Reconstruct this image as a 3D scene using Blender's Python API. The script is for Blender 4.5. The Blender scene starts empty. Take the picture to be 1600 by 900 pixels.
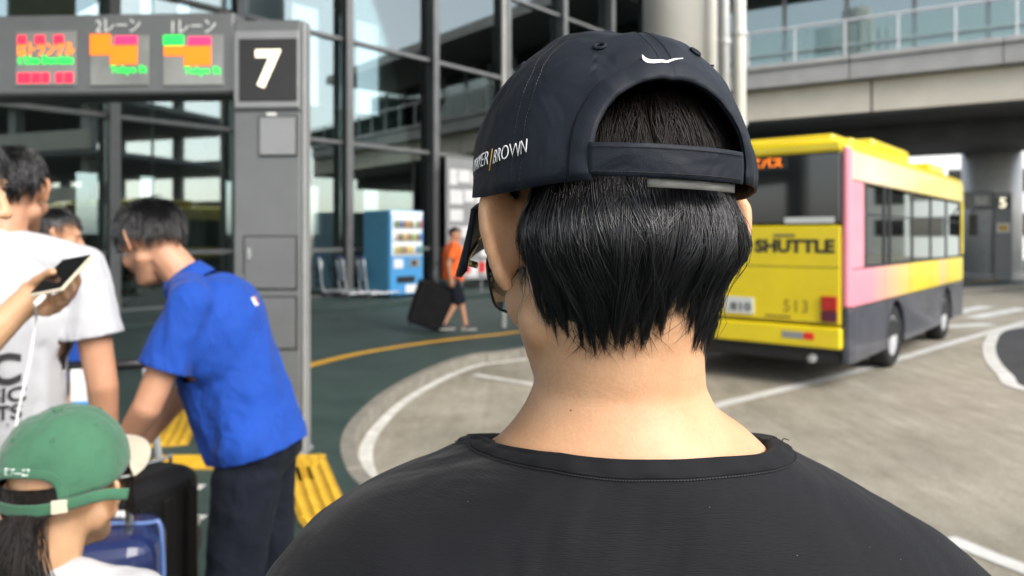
import bpy, bmesh, math, random
import numpy as np
from mathutils import Vector, Matrix, noise
from mathutils.bvhtree import BVHTree

random.seed(7); np.random.seed(7)
SC = bpy.context.scene
COL = SC.collection
R = math.radians

# ------------------------------------------------------------------ camera, sky, sun, exposure
F_PX, HOR, CAM_H = 1155.6, 370.0, 1.6
cam_d = bpy.data.cameras.new('camera')
cam_d.sensor_width = 36.0
cam_d.lens = 26.0
cam_d.shift_y = -(450.0 - HOR) / 1600.0
cam_d.clip_start = 0.02
cam_d.clip_end = 2000.0
cam_d.dof.use_dof = True
cam_d.dof.focus_distance = 0.41
cam_d.dof.aperture_fstop = 9.0
cam = bpy.data.objects.new('camera', cam_d)
COL.objects.link(cam)
cam.location = (0, 0, CAM_H)
cam.rotation_euler = (R(90), 0, 0)
SC.camera = cam

SUN_EL, SUN_AZ = 40.0, 136.0        # azimuth clockwise from +Y (the way the camera looks): from the right, a little behind
world = bpy.data.worlds.new('World')
SC.world = world
world.use_nodes = True
wn = world.node_tree
wn.nodes.clear()
w_out = wn.nodes.new('ShaderNodeOutputWorld')
w_bg = wn.nodes.new('ShaderNodeBackground')
w_sky = wn.nodes.new('ShaderNodeTexSky')
w_sky.sky_type = 'NISHITA'
w_sky.sun_disc = False
w_sky.sun_elevation = R(SUN_EL)
w_sky.sun_rotation = R(SUN_AZ)
w_sky.air_density = 1.0
w_sky.dust_density = 2.0
w_sky.ozone_density = 0.6
w_bg.inputs['Strength'].default_value = 0.145
w_hs = wn.nodes.new('ShaderNodeHueSaturation')          # hazy white summer sky
w_hs.inputs['Saturation'].default_value = 0.45
wn.links.new(w_sky.outputs[0], w_hs.inputs['Color'])
wn.links.new(w_hs.outputs[0], w_bg.inputs[0])
wn.links.new(w_bg.outputs[0], w_out.inputs[0])

sun_d = bpy.data.lights.new('sun', 'SUN')
sun_d.energy = 1.15
sun_d.angle = R(35)
sun_d.color = (1.0, 0.95, 0.87)
sun = bpy.data.objects.new('sun', sun_d)
COL.objects.link(sun)
sd = Vector((math.sin(R(SUN_AZ)) * math.cos(R(SUN_EL)), math.cos(R(SUN_AZ)) * math.cos(R(SUN_EL)), math.sin(R(SUN_EL))))
sun.rotation_euler = sd.to_track_quat('Z', 'Y').to_euler()
sun.location = (6, -6, 14)

SC.view_settings.view_transform = 'Standard'
SC.view_settings.look = 'None'
SC.view_settings.exposure = 1.55
SC.view_settings.gamma = 1.0
SC.view_settings.use_curve_mapping = False
SC.render.engine = 'CYCLES'
SC.cycles.use_denoising = True
SC.cycles.max_bounces = 7
SC.cycles.transparent_max_bounces = 16
SC.cycles.caustics_reflective = False
SC.cycles.caustics_refractive = False
SC.cycles.sample_clamp_indirect = 6.0

# ------------------------------------------------------------------ materials
MATS = {}
def mat(name, col, rough=0.6, spec=0.5, metal=0.0, var=0.0, var_scale=6.0, col2=None, bump=0.0, bump_scale=60.0,
        emit=0.0, sss=0.0, sss_rad=(0.02, 0.008, 0.004), sheen=0.0, coat=0.0, stretch=None, detail=6.0):
    if name in MATS:
        return MATS[name]
    m = bpy.data.materials.new(name)
    m.use_nodes = True
    nt = m.node_tree
    b = nt.nodes['Principled BSDF']
    b.inputs['Base Color'].default_value = (*col, 1)
    b.inputs['Roughness'].default_value = rough
    b.inputs['Specular IOR Level'].default_value = spec
    b.inputs['Metallic'].default_value = metal
    if sheen:
        b.inputs['Sheen Weight'].default_value = sheen
        b.inputs['Sheen Roughness'].default_value = 0.5
    if coat:
        b.inputs['Coat Weight'].default_value = coat
        b.inputs['Coat Roughness'].default_value = 0.08
    if sss:
        b.inputs['Subsurface Weight'].default_value = sss
        b.inputs['Subsurface Radius'].default_value = (1, 0.4, 0.2)
        b.inputs['Subsurface Scale'].default_value = sss_rad[0]
    if emit:
        b.inputs['Emission Color'].default_value = (*col, 1)
        b.inputs['Emission Strength'].default_value = emit
    vec = None
    if var or bump or col2:
        tc = nt.nodes.new('ShaderNodeTexCoord')
        vec = tc.outputs['Object']
        if stretch:
            mp = nt.nodes.new('ShaderNodeMapping')
            mp.inputs['Scale'].default_value = stretch
            nt.links.new(vec, mp.inputs[0]); vec = mp.outputs[0]
    if var or col2:
        n = nt.nodes.new('ShaderNodeTexNoise')
        n.inputs['Scale'].default_value = var_scale
        n.inputs['Detail'].default_value = detail
        n.inputs['Roughness'].default_value = 0.62
        nt.links.new(vec, n.inputs['Vector'])
        rp = nt.nodes.new('ShaderNodeValToRGB')
        c2 = col2 if col2 else tuple(min(1, c * (1 + var)) for c in col)
        c1 = col if col2 else tuple(c * (1 - var) for c in col)
        rp.color_ramp.elements[0].position = 0.33
        rp.color_ramp.elements[1].position = 0.68
        rp.color_ramp.elements[0].color = (*c1, 1)
        rp.color_ramp.elements[1].color = (*c2, 1)
        nt.links.new(n.outputs['Fac'], rp.inputs[0])
        nt.links.new(rp.outputs[0], b.inputs['Base Color'])
        if emit:
            nt.links.new(rp.outputs[0], b.inputs['Emission Color'])
        mr = nt.nodes.new('ShaderNodeMapRange')
        mr.inputs['To Min'].default_value = max(0.02, rough - 0.08)
        mr.inputs['To Max'].default_value = min(1, rough + 0.08)
        nt.links.new(n.outputs['Fac'], mr.inputs[0])
        nt.links.new(mr.outputs[0], b.inputs['Roughness'])
    if bump:
        n2 = nt.nodes.new('ShaderNodeTexNoise')
        n2.inputs['Scale'].default_value = bump_scale
        n2.inputs['Detail'].default_value = 4
        nt.links.new(vec, n2.inputs['Vector'])
        bp = nt.nodes.new('ShaderNodeBump')
        bp.inputs['Strength'].default_value = bump
        bp.inputs['Distance'].default_value = 0.5 / bump_scale
        nt.links.new(n2.outputs['Fac'], bp.inputs['Height'])
        nt.links.new(bp.outputs[0], b.inputs['Normal'])
    MATS[name] = m
    return m

def fabric(name, col, rough=0.8, weave=900.0, wstr=0.35, lint=0.0, var=0.12, sheen=0.15, ribs=None, wrinkle=0.0, wscale=9.0, spec=0.3, wstretch=(1, 1, 1)):
    m = mat(name, col, rough, spec, var=var, var_scale=7.0, sheen=sheen)
    nt = m.node_tree
    b = nt.nodes['Principled BSDF']
    tc = nt.nodes.new('ShaderNodeTexCoord')
    last = None
    if wrinkle:
        mp = nt.nodes.new('ShaderNodeMapping'); mp.inputs['Scale'].default_value = wstretch
        nt.links.new(tc.outputs['Object'], mp.inputs[0])
        nz = nt.nodes.new('ShaderNodeTexNoise'); nz.inputs['Scale'].default_value = wscale; nz.inputs['Detail'].default_value = 3
        nz.inputs['Distortion'].default_value = 0.6
        nt.links.new(mp.outputs[0], nz.inputs['Vector'])
        bw = nt.nodes.new('ShaderNodeBump'); bw.inputs['Strength'].default_value = wrinkle; bw.inputs['Distance'].default_value = 0.25 / wscale
        nt.links.new(nz.outputs['Fac'], bw.inputs['Height'])
        last = bw
    wv = nt.nodes.new('ShaderNodeTexNoise')
    wv.inputs['Scale'].default_value = weave
    wv.inputs['Detail'].default_value = 1
    mp2 = nt.nodes.new('ShaderNodeMapping'); mp2.inputs['Scale'].default_value = ribs if ribs else (1, 1, 1)
    nt.links.new(tc.outputs['Object'], mp2.inputs[0])
    nt.links.new(mp2.outputs[0], wv.inputs['Vector'])
    bp = nt.nodes.new('ShaderNodeBump'); bp.inputs['Strength'].default_value = wstr; bp.inputs['Distance'].default_value = 0.0006
    nt.links.new(wv.outputs['Fac'], bp.inputs['Height'])
    if last: nt.links.new(last.outputs[0], bp.inputs['Normal'])
    nt.links.new(bp.outputs[0], b.inputs['Normal'])
    if lint:
        vo = nt.nodes.new('ShaderNodeTexVoronoi'); vo.inputs['Scale'].default_value = 150
        nt.links.new(tc.outputs['Object'], vo.inputs['Vector'])
        lt = nt.nodes.new('ShaderNodeMath'); lt.operation = 'LESS_THAN'; lt.inputs[1].default_value = 0.042
        nt.links.new(vo.outputs['Distance'], lt.inputs[0])
        sep = nt.nodes.new('ShaderNodeSeparateColor')
        nt.links.new(vo.outputs['Color'], sep.inputs[0])
        lt2 = nt.nodes.new('ShaderNodeMath'); lt2.operation = 'LESS_THAN'; lt2.inputs[1].default_value = lint
        nt.links.new(sep.outputs[0], lt2.inputs[0])
        mu = nt.nodes.new('ShaderNodeMath'); mu.operation = 'MULTIPLY'
        nt.links.new(lt.outputs[0], mu.inputs[0]); nt.links.new(lt2.outputs[0], mu.inputs[1])
        mx = nt.nodes.new('ShaderNodeMix'); mx.data_type = 'RGBA'
        src = b.inputs['Base Color'].links[0].from_socket
        nt.links.new(mu.outputs[0], mx.inputs['Factor'])
        nt.links.new(src, mx.inputs[6]); mx.inputs[7].default_value = (0.2, 0.2, 0.2, 1)
        nt.links.new(mx.outputs[2], b.inputs['Base Color'])
    return m

def glass_mat(name, tint, refl=0.06, rough=0.02):
    m = bpy.data.materials.new(name); m.use_nodes = True
    nt = m.node_tree; nt.nodes.clear()
    o = nt.nodes.new('ShaderNodeOutputMaterial')
    tr = nt.nodes.new('ShaderNodeBsdfTransparent'); tr.inputs[0].default_value = (*tint, 1)
    gl = nt.nodes.new('ShaderNodeBsdfGlossy'); gl.inputs['Roughness'].default_value = rough; gl.inputs[0].default_value = (0.86, 0.96, 0.94, 1)
    fr = nt.nodes.new('ShaderNodeFresnel'); fr.inputs['IOR'].default_value = 1.5
    ad = nt.nodes.new('ShaderNodeMath'); ad.operation = 'MULTIPLY_ADD'
    ad.inputs[1].default_value = 1.4; ad.inputs[2].default_value = refl - 0.04
    mx = nt.nodes.new('ShaderNodeMixShader')
    nt.links.new(fr.outputs[0], ad.inputs[0]); nt.links.new(ad.outputs[0], mx.inputs[0])
    nt.links.new(tr.outputs[0], mx.inputs[1]); nt.links.new(gl.outputs[0], mx.inputs[2])
    nt.links.new(mx.outputs[0], o.inputs[0])
    MATS[name] = m
    return m

def overlay(name, scale, lo, hi, stretch=(1, 1, 1), detail=8, p0=0.35, p1=0.7, rot=0.0):
    '''second layer of dirt or wear: multiplies the base colour by a noise ramp'''
    m = MATS[name]; nt = m.node_tree; b = nt.nodes['Principled BSDF']
    tc = nt.nodes.new('ShaderNodeTexCoord'); mp = nt.nodes.new('ShaderNodeMapping'); mp.inputs['Scale'].default_value = stretch; mp.inputs['Rotation'].default_value = (0, 0, rot)
    nt.links.new(tc.outputs['Object'], mp.inputs[0])
    n = nt.nodes.new('ShaderNodeTexNoise'); n.inputs['Scale'].default_value = scale; n.inputs['Detail'].default_value = detail; n.inputs['Roughness'].default_value = 0.65
    nt.links.new(mp.outputs[0], n.inputs['Vector'])
    rp = nt.nodes.new('ShaderNodeValToRGB'); rp.color_ramp.elements[0].position = p0; rp.color_ramp.elements[1].position = p1
    rp.color_ramp.elements[0].color = (*lo, 1); rp.color_ramp.elements[1].color = (*hi, 1)
    nt.links.new(n.outputs['Fac'], rp.inputs[0])
    mx = nt.nodes.new('ShaderNodeMix'); mx.data_type = 'RGBA'; mx.blend_type = 'MULTIPLY'; mx.inputs['Factor'].default_value = 1
    src = b.inputs['Base Color'].links[0].from_socket
    nt.links.new(src, mx.inputs[6]); nt.links.new(rp.outputs[0], mx.inputs[7]); nt.links.new(mx.outputs[2], b.inputs['Base Color'])

# ------------------------------------------------------------------ helpers
def at(px, py, z=0.0):
    """world point on the level z seen at a place of the photograph"""
    D = (CAM_H - z) * F_PX / (py - HOR)
    return Vector(((px - 800) / F_PX * D, D, z))
def pt(px, py, D):
    return Vector(((px - 800) / F_PX * D, D, CAM_H + (HOR - py) / F_PX * D))

class MB:
    def __init__(s): s.v = []; s.f = []
    def add(s, vs, fs):
        n = len(s.v)
        s.v += [tuple(v) for v in vs]; s.f += [tuple(i + n for i in f) for f in fs]
        return s
    def box(s, c, size, rot=None):
        hx, hy, hz = (q / 2 for q in size)
        vs = [Vector((x, y, z)) for x in (-hx, hx) for y in (-hy, hy) for z in (-hz, hz)]
        if rot is not None: vs = [rot @ v for v in vs]
        c = Vector(c)
        return s.add([v + c for v in vs], [(0, 1, 3, 2), (4, 6, 7, 5), (0, 4, 5, 1), (2, 3, 7, 6), (0, 2, 6, 4), (1, 5, 7, 3)])
    def box2(s, a, b):
        return s.box([(a[i] + b[i]) / 2 for i in range(3)], [abs(b[i] - a[i]) for i in range(3)])
    def tube(s, path, r, n=8, closed=False, caps=True, flat=None):
        P = [Vector(p) for p in path]; m = len(P)
        rs = r if hasattr(r, '__len__') else [r] * m
        up = None; rings = []
        for i, p in enumerate(P):
            if closed: t = (P[(i + 1) % m] - P[i - 1])
            else: t = P[min(i + 1, m - 1)] - P[max(i - 1, 0)]
            if t.length < 1e-9: t = Vector((0, 0, 1))
            t.normalize()
            if up is None:
                up = Vector((0, 0, 1)) if abs(t.z) < 0.9 else Vector((1, 0, 0))
            a = up - t * up.dot(t)
            if a.length < 1e-6: a = t.orthogonal()
            a.normalize(); up = a
            b = t.cross(a)
            fa, fb = flat if flat else (1, 1)
            rings.append([p + (a * math.cos(2 * math.pi * k / n) * fa + b * math.sin(2 * math.pi * k / n) * fb) * rs[i] for k in range(n)])
        vs = [v for q in rings for v in q]; fs = []
        for i in range(m if closed else m - 1):
            j = (i + 1) % m
            for k in range(n):
                k2 = (k + 1) % n
                fs.append((i * n + k, i * n + k2, j * n + k2, j * n + k))
        if caps and not closed:
            fs.append(tuple(reversed(range(n)))); fs.append(tuple((m - 1) * n + k for k in range(n)))
        return s.add(vs, fs)
    def lathe(s, prof, n=24, c=(0, 0, 0), M=None, caps=True):
        c = Vector(c); vs = []; fs = []
        for (r, z) in prof:
            for k in range(n):
                a = 2 * math.pi * k / n
                v = Vector((r * math.cos(a), r * math.sin(a), z))
                vs.append(c + (M @ v if M is not None else v))
        for i in range(len(prof) - 1):
            for k in range(n):
                k2 = (k + 1) % n
                fs.append((i * n + k, i * n + k2, (i + 1) * n + k2, (i + 1) * n + k))
        if caps: fs.append(tuple(reversed(range(n)))); fs.append(tuple((len(prof) - 1) * n + k for k in range(n)))
        return s.add(vs, fs)
    def cyl(s, p0, p1, r, n=16):
        return s.tube([p0, p1], r, n)
    def prism(s, poly, z0, z1):
        n = len(poly)
        vs = [(p[0], p[1], z0) for p in poly] + [(p[0], p[1], z1) for p in poly]
        fs = [tuple(reversed(range(n))), tuple(range(n, 2 * n))] + [(i, (i + 1) % n, n + (i + 1) % n, n + i) for i in range(n)]
        return s.add(vs, fs)
    def ext(s, poly, fn0, fn1):
        n = len(poly)
        vs = [fn0(p) for p in poly] + [fn1(p) for p in poly]
        fs = [tuple(reversed(range(n))), tuple(range(n, 2 * n))] + [(i, (i + 1) % n, n + (i + 1) % n, n + i) for i in range(n)]
        return s.add(vs, fs)
    def mesh(s, name):
        me = bpy.data.meshes.new(name)
        me.from_pydata(s.v, [], s.f)
        bm = bmesh.new(); bm.from_mesh(me)
        bmesh.ops.recalc_face_normals(bm, faces=bm.faces)
        bm.to_mesh(me); bm.free()
        return me
    def build(s, name, m, parent=None, smooth=False, bevel=0.0, seg=2):
        return obj(name, s.mesh(name), m, parent, smooth, bevel, seg)

def obj(name, me, m=None, parent=None, smooth=False, bevel=0.0, seg=2):
    o = bpy.data.objects.new(name, me)
    COL.objects.link(o)
    if m is not None:
        me.materials.clear(); me.materials.append(MATS[m] if isinstance(m, str) else m)
    if parent is not None: o.parent = parent
    if smooth:
        me.polygons.foreach_set('use_smooth', [True] * len(me.polygons))
    if bevel:
        bv = o.modifiers.new('bevel', 'BEVEL'); bv.width = bevel; bv.segments = seg; bv.limit_method = 'ANGLE'; bv.angle_limit = R(40)
    return o
def tag(o, label=None, cat=None, group=None, kind=None):
    if label: o['label'] = label
    if cat: o['category'] = cat
    if group: o['group'] = group
    if kind: o['kind'] = kind
    return o
def thing(name, label, cat, loc=(0, 0, 0), rz=0.0, group=None):
    o = bpy.data.objects.new(name, None)
    COL.objects.link(o)
    o.empty_display_size = 0.1
    o.location = loc; o.rotation_euler = (0, 0, rz)
    return tag(o, label, cat, group)
def copy_tree(o, parent=None):
    c = o.copy(); COL.objects.link(c); c.parent = parent
    for ch in [k for k in bpy.data.objects if k.parent == o]:
        copy_tree(ch, c)
    return c
def spline(pts, per=8, closed=False):
    P = [Vector(p) for p in pts]; n = len(P); out = []
    for i in range(n if closed else n - 1):
        p0 = P[(i - 1) % n] if closed or i > 0 else P[0] * 2 - P[1]
        p1 = P[i]; p2 = P[(i + 1) % n]
        p3 = P[(i + 2) % n] if closed or i + 2 < n else P[n - 1] * 2 - P[n - 2]
        for k in range(per):
            t = k / per
            out.append(0.5 * ((2 * p1) + (p2 - p0) * t + (2 * p0 - 5 * p1 + 4 * p2 - p3) * t * t + (3 * p1 - p0 - 3 * p2 + p3) * t ** 3))
    if not closed: out.append(P[-1])
    return out
def smoothstep(a, b, x):
    t = max(0.0, min(1.0, (x - a) / (b - a))); return t * t * (3 - 2 * t)
def lerp(a, b, t): return a + (b - a) * t
def interp(x, xs, ys): return float(np.interp(x, xs, ys))

CJK = None
for _p in (bpy.utils.system_resource('DATAFILES', path='fonts') or '',):
    pass
def text_mesh(txt, size, extrude=0.0, offset=0.0, shear=0.0, spacing=1.0):
    cu = bpy.data.curves.new('t', 'FONT')
    cu.body = txt; cu.size = size; cu.extrude = extrude; cu.offset = offset; cu.shear = shear; cu.space_character = spacing
    cu.align_x = 'CENTER'; cu.align_y = 'CENTER'; cu.resolution_u = 4
    o = bpy.data.objects.new('t', cu); COL.objects.link(o)
    dg = bpy.context.evaluated_depsgraph_get(); dg.update()
    me = bpy.data.meshes.new_from_object(o.evaluated_get(dg))
    bpy.data.objects.remove(o); bpy.data.curves.remove(cu)
    return me
def text_obj(name, txt, size, m, parent, origin, xdir, ydir, extrude=0.004, offset=0.0, fn=None, spacing=1.0, width=None):
    me = text_mesh(txt, size, extrude if fn is None else 0.0, offset, spacing=spacing)
    xd, yd = Vector(xdir).normalized(), Vector(ydir).normalized(); nd = xd.cross(yd)
    og = Vector(origin)
    sx = 1.0
    if width:
        xs = [v.co.x for v in me.vertices]; w = max(xs) - min(xs)
        sx = width / w if w > 0 else 1.0
    for v in me.vertices:
        c = v.co.copy(); c.x *= sx
        v.co = fn(c) if fn else og + xd * c.x + yd * c.y + nd * c.z
    return obj(name, me, m, parent)

# --- smooth bodies: overlapping closed shapes, melted into one continuous surface
def ell(c, r, rot=None, n=14):
    return ('e', Vector(c), Vector(r) if hasattr(r, '__len__') else Vector((r, r, r)), rot, n)
def cap(a, b, ra, rb=None, n=12):
    return ('c', Vector(a), Vector(b), ra, ra if rb is None else rb, n)
def _shape(mb, s):
    if s[0] == 'e':
        _, c, r, rot, n = s
        vs = [Vector((0, 0, -1))]; fs = []
        for i in range(1, n):
            th = math.pi * i / n
            for k in range(n):
                a = 2 * math.pi * k / n
                vs.append(Vector((math.sin(th) * math.cos(a), math.sin(th) * math.sin(a), -math.cos(th))))
        vs.append(Vector((0, 0, 1)))
        for k in range(n): fs.append((0, 1 + (k + 1) % n, 1 + k))
        for i in range(n - 2):
            for k in range(n):
                k2 = (k + 1) % n
                fs.append((1 + i * n + k, 1 + i * n + k2, 1 + (i + 1) * n + k2, 1 + (i + 1) * n + k))
        top = len(vs) - 1
        for k in range(n): fs.append((top, 1 + (n - 2) * n + k, 1 + (n - 2) * n + (k + 1) % n))
        vs = [Vector((v.x * r.x, v.y * r.y, v.z * r.z)) for v in vs]
        if rot is not None: vs = [rot @ v for v in vs]
        mb.add([v + c for v in vs], fs)
    elif s[0] == 'c':
        _, a, b, ra, rb, n = s
        d = b - a; L = max(d.length, 1e-6); t = d / L
        path = []; rs = []
        for k in range(5):
            q = math.pi / 2 * (1 - k / 4.0); path.append(a - t * ra * math.sin(q)); rs.append(max(ra * math.cos(q), ra * 0.02))
        for k in range(5):
            q = math.pi / 2 * (k / 4.0); path.append(b + t * rb * math.sin(q)); rs.append(max(rb * math.cos(q), rb * 0.02))
        mb.tube(path, rs, n)
    else:
        mb.add(s[1], s[2])
def loft(rings, n=40):
    """closed shape through rings (cx, cy, z, rx, ry, exponent)"""
    vs = []; fs = []
    for (cx, cy, z, rx, ry, e) in rings:
        for k in range(n):
            a = 2 * math.pi * k / n
            ca, sa = math.cos(a), math.sin(a)
            vs.append((cx + rx * math.copysign(abs(ca) ** (2 / e), ca), cy + ry * math.copysign(abs(sa) ** (2 / e), sa), z))
    for i in range(len(rings) - 1):
        for k in range(n):
            k2 = (k + 1) % n
            fs.append((i * n + k, i * n + k2, (i + 1) * n + k2, (i + 1) * n + k))
    fs.append(tuple(reversed(range(n)))); fs.append(tuple((len(rings) - 1) * n + k for k in range(n)))
    return ('m', vs, fs)
def melt(shapes, voxel, smooth=4, folds=0.0, fold_scale=0.1, ratio=None):
    mb = MB()
    for s in shapes: _shape(mb, s)
    me = mb.mesh('melt')
    o = bpy.data.objects.new('melt', me); COL.objects.link(o)
    m = o.modifiers.new('r', 'REMESH'); m.mode = 'VOXEL'; m.voxel_size = voxel
    s = o.modifiers.new('s', 'SMOOTH'); s.factor = 0.5; s.iterations = smooth
    if folds:
        tx = bpy.data.textures.new('folds', 'CLOUDS'); tx.noise_scale = fold_scale; tx.noise_depth = 2
        d = o.modifiers.new('d', 'DISPLACE'); d.texture = tx; d.strength = folds; d.mid_level = 0.5; d.texture_coords = 'LOCAL'
    if ratio:
        dm = o.modifiers.new('dec', 'DECIMATE'); dm.ratio = ratio
    dg = bpy.context.evaluated_depsgraph_get(); dg.update()
    out = bpy.data.meshes.new_from_object(o.evaluated_get(dg))
    bpy.data.objects.remove(o); bpy.data.meshes.remove(me)
    out.materials.clear()
    return out
def bvh_of(me):
    return BVHTree.FromPolygons([v.co.copy() for v in me.vertices], [tuple(p.vertices) for p in me.polygons])
def strand_mesh(name, strands, sides=3):
    """strands: list of (points Nx3 array, root radius)"""
    V = []; Fc = []; base = 0
    for P, r0 in strands:
        m = len(P); P = np.asarray(P, float)
        T = np.gradient(P, axis=0); T /= (np.linalg.norm(T, axis=1, keepdims=True) + 1e-9)
        ref = np.array([0.31, 0.87, 0.38]); A = np.cross(T, ref); A /= (np.linalg.norm(A, axis=1, keepdims=True) + 1e-9)
        B = np.cross(T, A)
        rad = r0 * (1 - 0.85 * np.linspace(0, 1, m) ** 2.2)
        for k in range(sides):
            q = 2 * math.pi * k / sides
            V.append((P + (A * math.cos(q) + B * math.sin(q)) * rad[:, None]))
        for i in range(m - 1):
            for k in range(sides):
                k2 = (k + 1) % sides
                Fc.append((base + k * m + i, base + k2 * m + i, base + k2 * m + i + 1, base + k * m + i + 1))
        base += sides * m
    V = np.concatenate(V)
    me = bpy.data.meshes.new(name)
    me.vertices.add(len(V)); me.vertices.foreach_set('co', V.ravel())
    Fa = np.array(Fc, dtype=np.int32)
    me.loops.add(Fa.size); me.loops.foreach_set('vertex_index', Fa.ravel())
    me.polygons.add(len(Fa)); me.polygons.foreach_set('loop_start', np.arange(0, Fa.size, 4, dtype=np.int32))
    me.polygons.foreach_set('loop_total', np.full(len(Fa), 4, dtype=np.int32))
    me.update(calc_edges=True); me.validate()
    me.polygons.foreach_set('use_smooth', [True] * len(me.polygons))
    return me
# ------------------------------------------------------------------ shared materials
mat('road_concrete', (0.325, 0.303, 0.255), 0.85, 0.3, col2=(0.41, 0.384, 0.327), var_scale=0.9, bump=0.25, bump_scale=45, detail=12)
overlay('road_concrete', 0.28, (0.72, 0.71, 0.68), (1.08, 1.07, 1.04), (1, 1.6, 1), 6)
overlay('road_concrete', 5.0, (0.82, 0.81, 0.79), (1.08, 1.08, 1.07), (1.6, 0.7, 1), 10)
overlay('road_concrete', 1.1, (0.88, 0.87, 0.86), (1.03, 1.03, 1.03), (4.0, 0.22, 1), 5, 0.38, 0.6, R(40))
overlay('road_concrete', 38.0, (0.80, 0.80, 0.79), (1.10, 1.10, 1.10), (1, 1, 1), 4)
mat('asphalt', (0.045, 0.046, 0.05), 0.85, 0.3, var=0.25, var_scale=3, bump=0.4, bump_scale=70)
mat('pavement_green', (0.026, 0.046, 0.041), 0.6, 0.28, col2=(0.044, 0.070, 0.063), var_scale=1.3, bump=0.12, bump_scale=60, detail=10)
overlay('pavement_green', 0.5, (0.8, 0.8, 0.8), (1.15, 1.12, 1.1), (1, 1, 1), 6)
overlay('pavement_green', 9.0, (0.86, 0.86, 0.86), (1.12, 1.12, 1.12), (1, 1, 1), 8)
mat('kerb_stone', (0.17, 0.16, 0.135), 0.85, 0.3, col2=(0.25, 0.235, 0.20), var_scale=7, bump=0.3, bump_scale=50)
mat('paint_white_worn', (0.42, 0.41, 0.37), 0.7, 0.3, col2=(0.72, 0.71, 0.67), var_scale=7, bump=0.2, bump_scale=60, detail=10)
mat('paint_white', (0.44, 0.435, 0.41), 0.7, 0.3, col2=(0.62, 0.615, 0.59), var_scale=4, bump=0.1, bump_scale=60)
mat('paint_yellow', (0.52, 0.27, 0.02), 0.6, 0.4, col2=(0.66, 0.36, 0.025), var_scale=5, bump=0.1, bump_scale=60)
mat('tactile_yellow', (0.60, 0.36, 0.02), 0.5, 0.4, col2=(0.74, 0.46, 0.03), var_scale=6, bump=0.1, bump_scale=90)
mat('tactile_groove', (0.38, 0.22, 0.02), 0.7, 0.3, col2=(0.50, 0.30, 0.03), var_scale=9)
mat('mullion_metal', (0.16, 0.165, 0.165), 0.5, 0.5, metal=0.3, var=0.15, var_scale=3)
mat('mullion_dark', (0.022, 0.024, 0.026), 0.5, 0.4, var=0.2, var_scale=3)
mat('interior_wall', (0.42, 0.46, 0.45), 0.8, 0.3, var=0.2, var_scale=0.6)
mat('interior_slab', (0.14, 0.15, 0.15), 0.7, 0.4, var=0.2, var_scale=0.8)
mat('steel_pale', (0.55, 0.56, 0.56), 0.45, 0.5, metal=0.2, var=0.08, var_scale=4)
mat('concrete_column', (0.50, 0.49, 0.46), 0.8, 0.3, col2=(0.57, 0.56, 0.53), var_scale=1.4, bump=0.15, bump_scale=30)
mat('concrete_grey', (0.30, 0.295, 0.285), 0.8, 0.3, col2=(0.37, 0.365, 0.35), var_scale=1.2, bump=0.15, bump_scale=30)
mat('panel_beige', (0.60, 0.55, 0.45), 0.6, 0.4, var=0.07, var_scale=1.2)
mat('soffit_shaded', (0.085, 0.087, 0.095), 0.7, 0.3, var=0.2, var_scale=1)  # shade under the walkway deck is put into this dark base colour
mat('sign_grey', (0.155, 0.16, 0.16), 0.42, 0.5, metal=0.25, var=0.08, var_scale=3, bump=0.03, bump_scale=200)
mat('sign_grey_light', (0.27, 0.275, 0.275), 0.45, 0.5, metal=0.2, var=0.08, var_scale=4)
mat('sign_black', (0.02, 0.018, 0.017), 0.35, 0.5, var=0.1)
mat('screen_grey', (0.19, 0.195, 0.185), 0.14, 0.7, col2=(0.30, 0.30, 0.28), var_scale=2.2)
mat('white_plastic', (0.75, 0.75, 0.73), 0.4, 0.5, var=0.04)
mat('black_plastic', (0.014, 0.014, 0.015), 0.4, 0.5, var=0.2, bump=0.1, bump_scale=150)
mat('rubber', (0.02, 0.02, 0.021), 0.75, 0.3, var=0.2)
mat('chrome', (0.62, 0.62, 0.62), 0.22, 0.5, metal=1.0, var=0.05)
mat('led_orange', (1.0, 0.22, 0.01), 0.5, emit=0.5)
mat('led_amber', (1.0, 0.20, 0.006), 0.5, emit=0.3)
mat('led_red', (1.0, 0.02, 0.06), 0.5, emit=0.4)
mat('led_pink', (0.9, 0.03, 0.13), 0.5, emit=0.35)
mat('led_green', (0.02, 0.85, 0.09), 0.5, emit=0.35)
mat('lit_white', (1.0, 0.90, 0.66), 0.5, emit=0.45)
glass_mat('glass_facade', (0.62, 0.69, 0.68), 0.17)
glass_mat('glass_rail', (0.74, 0.80, 0.77), 0.04)
glass_mat('glass_lens', (0.9, 0.94, 0.95), 0.08)
mat('glass_bus', (0.012, 0.014, 0.015), 0.06, 0.7, coat=0.3)
glass_mat('glass_bus_side', (0.05, 0.056, 0.06), 0.02)

# ------------------------------------------------------------------ ground, road, pavement, kerb
ROAD = -0.13
mb = MB(); mb.add([(-500, -500, ROAD), (700, -500, ROAD), (700, 900, ROAD), (-500, 900, ROAD)], [(0, 1, 2, 3)])
road = mb.build('road', 'road_concrete'); tag(road, kind='structure')

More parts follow.
